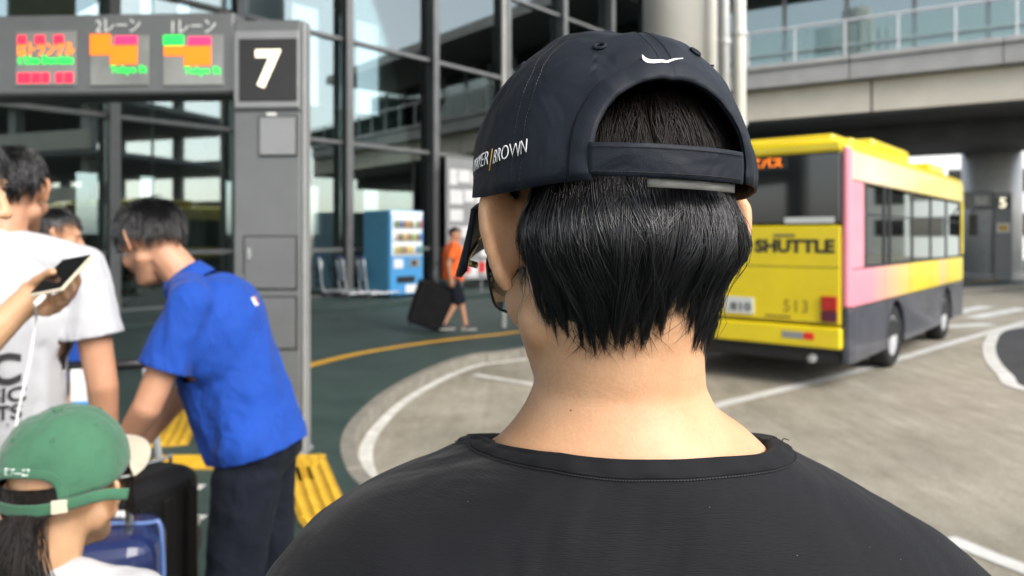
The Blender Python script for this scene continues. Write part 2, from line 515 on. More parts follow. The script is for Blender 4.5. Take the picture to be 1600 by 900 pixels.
near = [at(*p) for p in ((795, 546), (740, 552), (690, 566), (640, 588), (597, 612), (560, 642), (537, 670), (530, 697), (537, 726), (560, 756))]
kerb_pts = [Vector(p) for p in ((30, 33, 0), (24, 29, 0), (17.5, 25.2, 0), (13, 22.6, 0), (9.3, 20.6, 0), (6.2, 17.8, 0), (3.6, 14.8, 0), (1.6, 12.3, 0))] + near + \
           [Vector(p) for p in ((-0.55, 4.2, 0), (0.2, 3.5, 0), (1.2, 2.9, 0), (2.4, 2.35, 0), (4, 1.85, 0), (8, 1.0, 0), (20, -1, 0), (60, -8, 0))]
kp = spline(kerb_pts, 14)
def resample(P, step):
    out = [P[0].copy()]; acc = 0.0
    for i in range(1, len(P)):
        a, b = P[i - 1], P[i]; L = (b - a).length; d = step - acc
        while d <= L and L > 0:
            out.append(a + (b - a) * (d / L)); d += step
        acc = (acc + L) % step
    return out
def side(P, i, w):
    a = P[max(0, i - 1)]; b = P[min(len(P) - 1, i + 1)]
    t = (b - a).normalized()
    return P[i] + Vector((-t.y, t.x, 0)) * w       # to the left of the walking direction
KP = resample(kp, 0.15)
KW = 0.125
poly = [(p.x, p.y) for p in KP] + [(60, -40), (-60, -40), (-60, 90), (60, 90)]
mb = MB(); mb.prism(poly, -0.3, 0.0)
pavement = mb.build('pavement', 'pavement_green'); tag(pavement, kind='structure')
# kerb stones, one by one where they can be told apart
def strip_mesh(P, i0, i1, w0, w1, z0, z1, g0=0.0, g1=0.0):
    mb = MB(); L = []; Rr = []
    for i in range(i0, i1 + 1):
        L.append(side(P, i, w0)); Rr.append(side(P, i, w1))
    if g0: L[0] = L[0].lerp(L[1], g0); Rr[0] = Rr[0].lerp(Rr[1], g0)
    if g1: L[-1] = L[-1].lerp(L[-2], g1); Rr[-1] = Rr[-1].lerp(Rr[-2], g1)
    n = len(L); vs = []
    for q, z in ((L, z1), (Rr, z1), (Rr, z0), (L, z0)): vs += [(p.x, p.y, z) for p in q]
    fs = []
    for r in range(4):
        a, b = r * n, ((r + 1) % 4) * n
        for i in range(n - 1): fs.append((a + i, a + i + 1, b + i + 1, b + i))
    fs.append((0, n, 2 * n, 3 * n)); fs.append((n - 1, 4 * n - 1, 3 * n - 1, 2 * n - 1))
    return mb.add(vs, fs)
kerb = bpy.data.objects.new('kerb', None); COL.objects.link(kerb); tag(kerb, kind='structure')
i = 0
while i + 4 < len(KP):
    p = KP[i]
    if p.y < 27 and p.x < 22 and p.y > 0.3:
        strip_mesh(KP, i, i + 4, 0.0015, KW, ROAD - 0.05, 0.004 + random.uniform(-0.0015, 0.0015), 0.03, 0.03).build('kerb_stone', 'kerb_stone', kerb, bevel=0.012)
    i += 4
def band(name, P, w0, w1, z, m, label_kind='structure', parent=None):
    mb = MB(); vs = []; fs = []
    for i in range(len(P)):
        a, b = side(P, i, w0), side(P, i, w1); vs += [(a.x, a.y, z), (b.x, b.y, z)]
    for i in range(len(P) - 1): fs.append((2 * i, 2 * i + 1, 2 * i + 3, 2 * i + 2))
    mb.add(vs, fs)
    o = mb.build(name, m, parent)
    if parent is None: tag(o, kind=label_kind)
    return o
band('kerb_edge_line', [p for p in KP if p.y > 1.5 and p.y < 24], KW + 0.02, KW + 0.13, ROAD + 0.006, 'paint_white_worn', parent=road)
ypts = [at(*p) for p in ((380, 612), (430, 588), (482, 572), (560, 553), (650, 538), (720, 529), (785, 522))] + [Vector((1.2, 13.6, 0)), Vector((3.2, 15.9, 0)), Vector((6.2, 19.2, 0)), Vector((10, 22.5, 0)), Vector((17, 26.5, 0)), Vector((25, 31, 0))]
band('yellow_line', resample(spline(ypts, 12), 0.2), -0.09, 0.09, 0.005, 'paint_yellow', parent=pavement)
for (a, b, w) in (((268, 762), (318, 762), 0.05), ((268, 812), (318, 812), 0.06)):
    P = [at(*a), at(*b)]; band('floor_line', P, -w, w, 0.005, 'paint_white', parent=pavement)

# lane markings on the road
def rd(px, py): return at(px, py, ROAD)
def line(name, pts, w, m='paint_white', per=6):
    P = resample(spline([Vector(p) for p in pts], per), 0.25)
    return band(name, P, -w / 2, w / 2, ROAD + 0.006, m, parent=road)
line('lane_line', [(-0.6, 4.9, 0), rd(1010, 668), rd(1130, 632), rd(1345, 578), rd(1540, 521), (16, 20, 0)], 0.16)
line('lane_line', [rd(742, 586), rd(815, 598), rd(960, 622)], 0.12, 'paint_white_worn')
line('lane_line', [rd(1480, 842), rd(1600, 890), (3.3, 2.6, 0), (4.5, 1.9, 0)], 0.13)
isl = [rd(1600, 498), rd(1568, 515), rd(1547, 535), rd(1548, 560), rd(1570, 587), rd(1605, 610)] 
islw = [Vector((14, 17, 0)), Vector((11, 14.9, 0))] + isl[1:] + [Vector((6.6, 7.0, 0)), Vector((9, 4.6, 0)), Vector((14, 2, 0))]
IP = resample(spline(islw, 8), 0.25)
mb = MB(); mb.add([(p.x, p.y, ROAD + 0.004) for p in IP] + [(40, 2, ROAD + 0.004), (40, 17, ROAD + 0.004)], [tuple(range(len(IP) + 2))])
mb.build('asphalt_island', 'asphalt', road)
band('island_line', IP, -0.08, 0.09, ROAD + 0.009, 'paint_white', parent=road)
for k, (a, b) in enumerate((((1478, 492), (1545, 478)), ((1520, 497), (1600, 482)), ((1462, 512), (1560, 506)))):
    line('crossing_bar', [rd(*a), rd(*b)], 0.35)

# guide paving: yellow tiles with raised bars
def tile_mesh(s=0.3):
    mb = MB(); mb.box((0, 0, 0.002), (s - 0.006, s - 0.006, 0.012))
    nf = len(mb.f)
    for k in range(4):
        x = (k - 1.5) * s / 4.2
        mb.box((x, 0, 0.0125), (0.036, s * 0.97, 0.013))
    me = mb.mesh('guide_tile'); me.materials.append(MATS['tactile_groove']); me.materials.append(MATS['tactile_yellow'])
    for p_ in me.polygons[nf:]: p_.material_index = 1
    return me
tm = tile_mesh()
def tile_row(P):
    for i in range(len(P) - 1):
        c = (P[i] + P[i + 1]) / 2; d = P[i + 1] - P[i]
        o = obj('guide_tile', tm, None, pavement)
        o.location = (c.x, c.y, 0.004); o.rotation_euler = (0, 0, math.atan2(d.y, d.x) - math.pi / 2)
tile_row(resample(spline([(-3.4, 7.6, 0), (-2.95, 6.6, 0), (-2.66, 5.75, 0), (-2.6, 5.45, 0)], 8), 0.302))
a0 = at(235, 724)
tile_row([a0 + Vector((0.302 * k, 0.004 * k, 0)) for k in range(5)])
tile_row(resample(spline([at(474, 716), at(484, 745), at(498, 785), at(525, 830), (-0.5, 3.5, 0), (0.4, 2.8, 0)], 8), 0.302))
tile_row([at(452, 735) + Vector((0.302 * k * 0.35, -0.302 * k * 0.93, 0)) + Vector((-0.02, 0, 0)) for k in range(2)])

# ------------------------------------------------------------------ terminal building
FO, FD, FN = Vector((-4.8, 18.5, 0)), Vector((0.656, 0.755, 0)).normalized(), Vector((0.755, -0.656, 0)).normalized()
def F(t, off, z): return FO + FD * t + FN * off + Vector((0, 0, z))
FR = math.atan2(FD.y, FD.x)
FM = Matrix.Rotation(FR, 3, 'Z')
term = thing('terminal_building', 'long dark glass terminal building with grey metal mullions along the pavement', 'building', FO, 0)
def fb(name, t0, t1, o0, o1, z0, z1, m, bevel=0.0, parent=None):
    mb = MB(); c = F((t0 + t1) / 2, (o0 + o1) / 2, (z0 + z1) / 2) - FO
    mb.box(c, (abs(t1 - t0), abs(o1 - o0), abs(z1 - z0)), FM)
    return mb.build(name, m, parent or term, bevel=bevel)
TT = [-17.2, -14.1, -11, -8, -4.95, -2.3, 0.67, 3.67, 6.8, 9.8, 12.8, 15.6]
ZZ = [0.1, 1.27, 4.0, 6.64, 9.3, 11.96]
fb('plinth', -17.4, 15.8, -0.5, 2.4, -0.05, 0.1, 'pavement_green', 0.02)
for t in TT:
    fb('mullion', t - 0.07, t + 0.07, 0.02, 0.30, 0.1, 12.2, 'mullion_dark', 0.008)
    fb('mullion_cap', t - 0.10, t + 0.10, 0.302, 0.34, 0.1, 12.2, 'mullion_metal', 0.008)
for i in range(len(TT) - 1):
    for j, z in enumerate(ZZ):
        fb('transom', TT[i] + 0.073, TT[i + 1] - 0.073, 0.022, 0.15, z - 0.05, z + 0.05, 'mullion_metal', 0.006)
    for j in range(len(ZZ) - 1):
        fb('pane', TT[i] + 0.075, TT[i + 1] - 0.075, 0.03, 0.045, ZZ[j] + 0.052, ZZ[j + 1] - 0.052, 'glass_facade')
fb('roof', -18, 16.5, -14, 1.5, 12.3, 13.0, 'interior_slab')
fb('interior_floor', -17.3, 15.7, -13, -0.51, -0.05, 0.098, 'interior_slab')
fb('mezzanine', -17.3, 15.7, -13, -1.2, 4.3, 5.1, 'interior_slab')
# far inner wall with tall openings to daylight
op = [(-15, -12.5), (-9.5, -8.2), (-4.0, -3.2), (-1.2, -0.4), (1.0, 1.6), (2.4, 3.0), (4.4, 5.4), (7.5, 9.0), (11, 12.5)]
prev = -17.3
for (a, b) in op:
    fb('inner_wall', prev, a, -13.3, -13.0, 0.1, 12.2, 'interior_wall'); prev = b
fb('inner_wall', prev, 15.7, -13.3, -13.0, 0.1, 12.2, 'interior_wall')
for (a, b) in op:
    fb('inner_sill', a, b, -13.28, -13.02, 0.1, 1.7, 'interior_wall')
    fb('inner_lintel', a, b, -13.28, -13.02, 3.9, 6.9, 'interior_wall')
fb('end_wall', -17.6, -17.35, -13, 0.2, 0.1, 12.2, 'interior_wall')
fb('end_wall', 15.75, 16.0, -13, 0.2, 0.1, 12.2, 'interior_wall')
for t in (-12, -6.4, -0.8, 4.9, 10.4):
    mb = MB(); mb.lathe([(0.38, 0.1), (0.38, 4.3)], 24, F(t, -5.2, 0) - FO); mb.build('inner_column', 'concrete_grey', term, True)

# overhead slab added out of view above the pavement to shade the left side
can = thing('added_canopy', 'grey flat slab added out of view overhead to shade the left side', 'added_canopy', F(0, 0, 9.6))
mb = MB(); mb.box(F(-24, 8.7, 0.2) - FO, (46, 16.4, 0.4), FM); mb.build('deck', 'concrete_grey', can)

# unseen car park added behind the camera to shape the terminal glass reflections
cp = thing('added_car_park', 'pale open-sided car park added out of view for the terminal glass to mirror', 'building', (44, -24, ROAD), R(118))
for k in range(5):
    mb = MB(); mb.box((0, 0, 0.15 + 3.2 * k), (70, 16, 0.3)); mb.build('floor_slab', 'concrete_grey', cp)
    if k: 
        mb = MB(); mb.box((0, -8.1, 0.8 + 3.2 * k), (70, 0.2, 1.1)); mb.build('parapet', 'panel_beige', cp)
        mb = MB(); mb.box((0, 8.1, 0.8 + 3.2 * k), (70, 0.2, 1.1)); mb.build('parapet', 'panel_beige', cp)
for k in range(12):
    for y in (-6.5, 6.5):
        mb = MB(); mb.box((-33 + 6 * k, y, 6.6), (0.6, 0.6, 12.59)); mb.build('column', 'concrete_column', cp)

# ------------------------------------------------------------------ round column, pipes, poles
def column(name, label, px, D, r, z0, z1, m, cat='column', bands=0):
    p = Vector(((px - 800) / F_PX * D, D, 0))
    t = thing(name, label, cat, (p.x, p.y, z0))
    mb = MB(); mb.lathe([(r, 0), (r, z1 - z0)], 40); mb.build('shaft', m, t, True)
    mb = MB(); mb.lathe([(r * 1.12, 0.0), (r * 1.12, 0.22), (r * 1.06, 0.26)], 40); mb.build('base', 'concrete_grey', t, bevel=0.01)
    for k in range(bands):
        mb = MB(); z = 2.0 + 1.7 * k; mb.lathe([(r * 1.25, z), (r * 1.25, z + 0.08)], 24); mb.build('clamp', 'steel_pale', t)
    return t
column('concrete_column', 'massive pale round concrete column rising behind the black cap', 1062, 15.5, 0.76, 0, 14, 'concrete_column')
column('drain_pipe', 'thick white vertical pipe beside the round concrete column', 1155, 14.0, 0.12, 0, 13, 'white_plastic', 'pipe', 4)
column('drain_pipe', 'thinner blue-grey vertical pipe between concrete column and white pipe', 1131, 14.6, 0.105, 0, 13, 'steel_pale', 'pipe', 5)
column('lamp_pole', 'thin white pole in front of the glass left of the black cap', 787, 13.0, 0.04, 0, 13, 'white_plastic', 'pole')

# ------------------------------------------------------------------ elevated walkway on the right
BA, BB = Vector((8.0, 25.0, 0)), Vector((14.5, 21.0, 0))
BD = (BB - BA).normalized(); BN = Vector((-BD.y, BD.x, 0))
if BN.y < 0: BN = -BN                     # away from the camera
BRm = Matrix.Rotation(math.atan2(BD.y, BD.x), 3, 'Z')
walk = thing('elevated_walkway', 'raised walkway with glass railing and beige side panels crossing above the bus', 'walkway', BA)
def bb(name, s0, s1, o0, o1, z0, z1, m, bevel=0.0):
    mb = MB(); c = BD * ((s0 + s1) / 2) + BN * ((o0 + o1) / 2) + Vector((0, 0, (z0 + z1) / 2))
    mb.box(c, (abs(s1 - s0), abs(o1 - o0), abs(z1 - z0)), BRm)
    return mb.build(name, m, walk, bevel=bevel)
bb('deck', -4, 20, 0.15, 7.5, 5.42, 6.9, 'soffit_shaded')
bb('soffit_beam', -4, 20, 3.2, 7.5, 4.75, 5.41, 'soffit_shaded')
for k in range(-2, 6):
    s = -0.25 + 4.0 * k
    if s > 19 or s < -5: continue
    bb('fascia_panel', s + 0.03, s + 3.97, 0.0, 0.14, 5.5, 6.48, 'panel_beige', 0.01)
    bb('joint_post', s - 0.028, s + 0.028, 0.03, 0.146, 5.48, 6.48, 'mullion_dark')
    bb('ledge', s - 0.6 + 0.01, s + 3.39, -0.35, 0.3, 6.5, 7.08, 'concrete_grey', 0.03)
    bb('ledge_cap', s - 0.6 + 0.01, s + 3.39, -0.42, 0.3, 7.084, 7.26, 'concrete_grey', 0.03)
for k in range(-3, 14):
    s = 1.5 * k
    bb('rail_post', s - 0.035, s + 0.035, -0.12, -0.05, 7.26, 8.4, 'steel_pale', 0.005)
    bb('rail_pane', s + 0.05, s + 1.45, -0.092, -0.08, 7.36, 8.3, 'glass_rail')
bb('handrail', -4, 20, -0.13, -0.04, 8.402, 8.46, 'steel_pale', 0.01)
for k in range(-2, 9):
    s = 2.2 * k + 0.3
    bb('wall_post', s - 0.07, s + 0.07, 4.2, 4.4, 6.92, 11, 'sign_grey_light', 0.01)
    bb('wall_pane', s + 0.075, s + 2.12, 4.28, 4.3, 6.95, 11, 'glass_facade')
bb('wall_rail', -4, 20, 4.1, 4.19, 8.6, 8.7, 'steel_pale')
bb('back_wall', -4, 20, 7.0, 7.3, 6.92, 11.5, 'interior_wall')
bb('upper_slab', -4, 20, 1.0, 7.4, 11.5, 12.0, 'concrete_grey')
for s in (3.2, 9.4, 15.4):
    mb = MB(); c = BD * s + BN * 5.6
    mb.lathe([(0.5, 6.92), (0.5, 11.49)], 28, c); mb.build('column', 'concrete_column', walk, True)
# the walkway's supporting round pier, far right
column('walkway_pier', 'huge blue-grey round pier under the walkway behind the far stop sign', 1549, 28.0, 0.98, 0, 5.4, 'steel_pale')
column('walkway_pier', 'narrow round pier half hidden behind the front of the yellow bus', 1466, 40, 0.45, 0, 5.4, 'concrete_column')

# distant buildings past the walkway
def far_building(label, c, size, rz, mwall, nwin, rows, lit):
    t = thing('distant_building', label, 'building', (c[0], c[1], ROAD), rz)
    w, d, h = size
    mb = MB(); mb.box((0, 0, h / 2), (w, d, h)); mb.build('wall', mwall, t)
    mb = MB(); mb.box((0, 0, h + 0.2), (w + 0.6, d + 0.6, 0.4)); mb.build('roof_edge', 'concrete_grey', t)
    for r in range(rows):
        z = 2.6 + r * 3.1
        for k in range(nwin):
            x = -w / 2 + (k + 0.5) * w / nwin
            mb = MB(); mb.box((x, -d / 2 - 0.02, z), (w / nwin * 0.78, 0.05, 1.7)); mb.build('window_frame', 'sign_grey_light', t)
            mb = MB(); mb.box((x, -d / 2 - 0.05, z), (w / nwin * 0.70, 0.03, 1.5)); mb.build('window', lit, t)
    return t
far_building('pale low building seen in the gap below the walkway', (36, 58), (40, 12, 12), R(-10), 'white_plastic', 9, 3, 'glass_bus')
far_building('grey long building far behind the bus roof', (8, 74), (40, 14, 14), R(8), 'panel_beige', 9, 4, 'glass_bus')
far_building('grey far block beyond the right edge of the road', (72, 52), (30, 14, 13), R(-40), 'concrete_column', 7, 3, 'glass_bus')
mb = MB(); st = thing('shelter_wall', 'dark grey wall panel behind the far stop sign', 'wall', (17.4, 31.5, 0), R(-12))
mb.box((0.4, 0, 1.5), (6.2, 0.3, 3.0)); mb.build('wall', 'interior_wall', st)
mb = MB(); mb.box((0.4, 0, 3.06), (6.4, 0.5, 0.1)); mb.build('coping', 'concrete_grey', st)

# ------------------------------------------------------------------ stop sign gantry with the 7
def gantry(name, label, loc, rz, sc, far=False):
    t = thing(name, label, 'sign', loc, rz)
    S = sc
    def B(nm, a, b, m, parent=None, bev=0.006):
        mb = MB(); mb.box2([q * S for q in a], [q * S for q in b]); return mb.build(nm, m, parent or t, bevel=bev * S)
    colm = B('column', (-0.28, -0.16, 0), (0.235, -0.03, 3.2), 'sign_grey', None, 0.02)
    B('edge_strip', (0.237, -0.17, 0.02), (0.265, -0.04, 3.19), 'sign_grey_light', None, 0.015)
    B('beam', (-5.4, -0.13, 2.67), (-0.283, 0.13, 3.27), 'sign_grey', None, 0.02)
    B('far_column', (-5.8, -0.16, 0), (-5.403, 0.14, 3.2), 'sign_grey', None, 0.02)
    B('beam_trim', (-5.4, -0.15, 2.655), (-0.283, 0.14, 2.668), 'sign_black', None, 0.002)
    B('head_frame', (-0.262, -0.185, 2.545), (0.222, -0.162, 3.11), 'sign_grey_light', None, 0.008)
    num = B('number_box', (-0.222, -0.195, 2.595), (0.212, -0.186, 3.05), 'sign_black')
    text_obj('number', '5' if far else '7', (0.5 if far else 0.37) * S, 'lit_white', num, (-0.01 * S, -0.2 * S, 2.815 * S), (1, 0, 0), (0, 0, 1), 0.002 * S, 0.011 * S)
    B('head_seam', (-0.279, -0.164, 2.520), (0.234, -0.1605, 2.531), 'sign_black', None, 0.001)
    if far:
        B('notice', (-0.2, -0.185, 1.75), (0.2, -0.163, 2.1), 'white_plastic')
        B('notice_panel', (-0.14, -0.192, 1.82), (0.14, -0.186, 2.02), 'tactile_yellow')
        for k in range(3):
            B('lane_screen', (-0.9 - 0.75 * k, -0.15, 2.76), (-0.45 - 0.75 * k, -0.131, 3.1), 'screen_grey')
        return t
    B('lamp', (-0.02, -0.19, 2.485), (0.05, -0.162, 2.508), 'white_plastic')
    sp = B('speaker_frame', (-0.085, -0.172, 2.19), (0.205, -0.161, 2.49), 'sign_black')
    B('speaker_grille', (-0.073, -0.18, 2.202), (0.193, -0.173, 2.478), 'sign_grey_light', sp)
    for (z0, z1, x0) in ((1.21, 1.61, -0.2), (0.77, 1.165, -0.2)):
        hf = B('hatch_frame', (x0, -0.168, z0), (0.205, -0.161, z1), 'sign_black', None, 0.004)
        B('hatch_door', (x0 + 0.012, -0.176, z0 + 0.012), (0.193, -0.169, z1 - 0.012), 'sign_grey', hf, 0.004)
        B('lock', (x0 + 0.035, -0.182, z1 - 0.18), (x0 + 0.065, -0.177, z1 - 0.09), 'chrome', hf, 0.004)
        B('hinge', (x0 - 0.006, -0.18, z0 + 0.06), (x0 + 0.006, -0.177, z0 + 0.12), 'chrome', hf, 0.002)
    B('foot_plate', (-0.30, -0.19, 0), (0.27, 0.0, 0.03), 'sign_grey_light')
    # three lane displays (px -> local x at this column)
    def lx(px): return (px - 422) / F_PX * 5.6 - 0.0
    def lz(py): return CAM_H + (HOR - py) / F_PX * 5.6
    scr = []
    for (x0, x1, y0, y1) in ((18, 115, 52, 136), (138, 230, 60, 137), (253, 347, 61, 138)):
        s_ = B('lane_screen', (lx(x0), -0.145, lz(y1)), (lx(x1), -0.131, lz(y0)), 'screen_grey', None, 0.004); scr.append(s_)
    def blk(i, x0, x1, y0, y1, m):
        B('led_block', (lx(x0), -0.151, lz(y1)), (lx(x1), -0.1465, lz(y0)), m, scr[i], 0.003)
    for (x0, x1) in ((22, 36), (50, 66), (80, 96)): blk(0, x0, x1, 58, 72, 'led_red')
    for (x0, x1) in ((22, 43), (45, 59), (61, 73), (83, 95), (97, 111)): blk(0, x0, x1, 116, 132, 'led_red')
    text_obj('led_text', 'はトランクル', 0.115, 'led_orange', scr[0], (lx(67), -0.148, lz(81)), (1, 0, 0), (0, 0, 1), 0.002, 0.003, width=0.44)
    text_obj('led_text', 't Use Bendaiu', 0.085, 'led_green', scr[0], (lx(67), -0.148, lz(97)), (1, 0, 0), (0, 0, 1), 0.002, 0.003, width=0.43)
    blk(1, 138, 171, 58, 90, 'led_amber'); blk(1, 177, 213, 61, 74.5, 'led_pink'); blk(1, 170, 213, 75.5, 105, 'led_amber')
    blk(2, 254, 286, 61, 77, 'led_green'); blk(2, 255, 286, 78, 93, 'led_amber'); blk(2, 293, 329, 64, 77, 'led_pink'); blk(2, 286.5, 329, 78, 108, 'led_amber')
    text_obj('led_text', 'Tokyo St', 0.075, 'led_green', scr[1], (lx(199), -0.149, lz(113)), (1, 0, 0), (0, 0, 1), 0.002, 0.002, width=0.28)
    text_obj('led_text', 'Tokyo St', 0.075, 'led_green', scr[2], (lx(315), -0.149, lz(116)), (1, 0, 0), (0, 0, 1), 0.002, 0.002, width=0.28)
    text_obj('lane_number', '2レーン', 0.13, 'white_plastic', t, (lx(181), -0.135, lz(46)), (1, 0, 0), (0, 0, 1), 0.004, 0.0, width=0.34)
    text_obj('lane_number', '1レーン', 0.13, 'white_plastic', t, (lx(299), -0.135, lz(49)), (1, 0, 0), (0, 0, 1), 0.004, 0.0, width=0.33)
    return t
gantry('stop_sign', 'grey lane sign gantry with lit number 7 and three coloured lane displays', (-1.77, 5.6, 0), R(-3), 1.0)
gantry('stop_sign', 'small far dark stop sign with lit number 5 by the grey pier', (17.9, 27.0, 0), R(-25), 1.0, True)
p = at(476, 705); bp = thing('marker_post', 'slim white post with red tip beside the grey sign column', 'post', (p.x - 0.03, p.y + 0.05, 0))
mb = MB(); mb.lathe([(0.018, 0), (0.018, 1.17)], 14); mb.build('post', 'white_plastic', bp, True)
mat('red_plastic', (0.6, 0.03, 0.03), 0.4, var=0.1)
mb = MB(); mb.lathe([(0.022, 1.171), (0.022, 1.22), (0.012, 1.235)], 14); mb.build('tip', 'red_plastic', bp, True)
mb = MB(); mb.lathe([(0.06, 0), (0.055, 0.03)], 18); mb.build('base', 'sign_grey_light', bp)
# ------------------------------------------------------------------ yellow shuttle bus
def grad_mat(name, stops, axis=1, rough=0.35):
    m = mat(name, stops[0][1], rough, 0.5, coat=0.4)
    nt = m.node_tree; b = nt.nodes['Principled BSDF']
    tc = nt.nodes.new('ShaderNodeTexCoord'); sp = nt.nodes.new('ShaderNodeSeparateXYZ'); nt.links.new(tc.outputs['Object'], sp.inputs[0])
    mr = nt.nodes.new('ShaderNodeMapRange'); mr.inputs['From Min'].default_value = 0; mr.inputs['From Max'].default_value = 7.2
    nt.links.new(sp.outputs[axis], mr.inputs[0])
    rp = nt.nodes.new('ShaderNodeValToRGB'); el = rp.color_ramp.elements
    el[0].position, el[0].color = stops[0][0], (*stops[0][1], 1)
    el[1].position, el[1].color = stops[-1][0], (*stops[-1][1], 1)
    for q, c in stops[1:-1]:
        e = el.new(q); e.color = (*c, 1)
    nt.links.new(mr.outputs[0], rp.inputs[0]); nt.links.new(rp.outputs[0], b.inputs['Base Color'])
    return m
YEL, PNK, PAL = (0.82, 0.635, 0.012), (0.80, 0.28, 0.36), (0.80, 0.66, 0.25)
grad_mat('bus_side_paint', [(0.0, PNK), (0.11, PNK), (0.3, (0.78, 0.48, 0.2)), (0.45, YEL), (0.66, YEL), (0.72, (0.8, 0.5, 0.2)), (0.8, YEL), (1.0, YEL)])
grad_mat('bus_roof_edge_paint', [(0.0, (0.82, 0.50, 0.42)), (0.12, (0.85, 0.68, 0.5)), (0.5, (0.80, 0.66, 0.2)), (1.0, (0.75, 0.6, 0.12))])
mat('bus_yellow', YEL, 0.32, 0.5, coat=0.4, var=0.03, var_scale=2)
mat('bus_pink', PNK, 0.32, 0.5, coat=0.4, var=0.03, var_scale=2)
mat('bus_skirt', (0.055, 0.06, 0.078), 0.35, 0.5, coat=0.3, var=0.15, var_scale=3)
mat('bus_black', (0.012, 0.012, 0.014), 0.5, 0.5, var=0.2)
mat('lamp_red', (0.42, 0.015, 0.012), 0.25, 0.6, var=0.1)
mat('lamp_dark', (0.10, 0.012, 0.03), 0.25, 0.6)
mat('print_black', (0.02, 0.02, 0.02), 0.5, var=0.1)
mat('plate_white', (0.6, 0.62, 0.6), 0.4, var=0.05)
mat('seat_cloth', (0.06, 0.07, 0.10), 0.8, var=0.2)

bus = thing('shuttle_bus', 'yellow and pink shuttle bus seen from behind on the right', 'bus', (2.86, 8.92, ROAD), R(-40))
BW, BL = 1.15, 7.2
def U(name, a, b, m, parent=None, bev=0.01, seg=2):
    mb = MB(); mb.box2(a, b); return mb.build(name, m, parent or bus, bevel=bev, seg=seg)
# hollow shell: floor, lower sides, roof
U('floor', (-BW + 0.03, 0.06, 0.42), (BW - 0.03, BL - 0.1, 0.6), 'bus_black')
for s in (-1, 1):
    x0, x1 = sorted((s * BW, s * (BW - 0.06)))
    U('side_panel', (x0, 0.12, 0.93), (x1, BL - 0.1, 1.36), 'bus_side_paint', bev=0.02)
    U('roof_side', (x0, 0.10, 2.36), (x1, BL - 0.05, 2.70), 'bus_roof_edge_paint', bev=0.025)
    # skirt with wheel openings
    ya = [(0.14, 1.62), (2.58, 5.1), (6.05, BL - 0.1)]
    for (a, b) in ya: U('skirt_panel', (x0 - 0.0, a, 0.30), (x1, b, 0.926), 'bus_skirt', bev=0.02)
    for (a, b) in ((1.62, 2.58), (5.1, 6.05)):
        mb = MB(); yc, rr = (a + b) / 2, (b - a) / 2
        pts = [(yc + rr * math.cos(q), 0.42 + rr * math.sin(q)) for q in [math.pi * k / 12 for k in range(13)]]
        poly = [(a, 0.926), (b, 0.926)] + pts
        mb.ext(poly, lambda p: (x0, p[0], p[1]), lambda p: (x1, p[0], p[1])); mb.build('wheel_arch', 'bus_skirt', bus)
    xs = s * BW
    # window band: pillars and panes
    wy = [0.62, 1.5, 1.78, 3.05, 4.3, 5.55, 6.85]
    for y in [0.62] + wy[1:]:
        U('pillar', (x0 + 0.004, y - 0.045, 1.362), (x1, y + 0.045, 2.358), 'bus_black', bev=0.006)
    U('rear_quarter', (x0, 0.10, 1.363), (x1, 0.57, 2.357), 'bus_pink', bev=0.02)
    for k in range(len(wy) - 1):
        w = U('side_window', (min(xs - s * 0.012, xs - s * 0.02), wy[k] + 0.046, 1.40), (max(xs - s * 0.012, xs - s * 0.02), wy[k + 1] - 0.046, 2.32), 'glass_bus_side', bev=0)
        U('window_rail', (min(xs - s * 0.004, xs - s * 0.024), wy[k] + 0.046, 1.98), (max(xs - s * 0.004, xs - s * 0.024), wy[k + 1] - 0.046, 2.005), 'bus_black', w, 0.002)
    U('window_sill', (x0 + 0.006 * (s < 0), 0.58, 1.362), (x1 - 0.006 * (s > 0), BL - 0.3, 1.398), 'bus_black', bev=0.003)
    # wheels
    for y in (2.1, 5.57):
        wh = bpy.data.objects.new('wheel', None); COL.objects.link(wh); wh.parent = bus; wh.location = (s * (BW - 0.16), y, 0.42); wh.rotation_euler = (0, R(90), 0)
        prof = [(0.27, -0.12), (0.38, -0.13), (0.415, -0.10), (0.42, 0), (0.415, 0.10), (0.38, 0.13), (0.27, 0.12)]
        mb = MB(); mb.lathe(prof, 36, caps=False); mb.build('tyre', 'rubber', wh, True)
        mb = MB(); mb.lathe([(0.268, -0.11), (0.25, -0.115), (0.2, -0.05), (0.1, -0.06), (0.1, 0.06), (0.2, 0.05), (0.25, 0.115), (0.268, 0.11)], 28); mb.build('rim', 'steel_pale', wh, True)
mb = MB()   # curved roof
prof = [(-BW, 2.70), (-BW + 0.05, 2.78), (-BW + 0.2, 2.835), (0, 2.86), (BW - 0.2, 2.835), (BW - 0.05, 2.78), (BW, 2.70), (BW - 0.08, 2.66), (-BW + 0.08, 2.66)]
mb.ext(prof, lambda p: (p[0], 0.02, p[1]), lambda p: (p[0], BL - 0.05, p[1])); roof = mb.build('roof', 'bus_yellow', bus, True, bevel=0.04, seg=3)
U('roof_unit', (-0.85, 2.2, 2.84), (0.85, 4.3, 3.08), 'bus_yellow', roof, 0.07, 3)
U('roof_unit', (-0.9, 0.25, 2.82), (0.9, 0.9, 2.93), 'bus_yellow', roof, 0.04, 3)
for k in range(5):
    U('roof_rib', (-0.9 + 0.4 * k, 1.0, 2.83), (-0.7 + 0.4 * k, 2.1, 2.96 + 0.05 * (k % 2)), 'bus_yellow', roof, 0.05, 3)
U('roof_hatch', (0.5, 5.0, 2.82), (1.0, 6.2, 2.94), 'bus_yellow', roof, 0.03, 3)
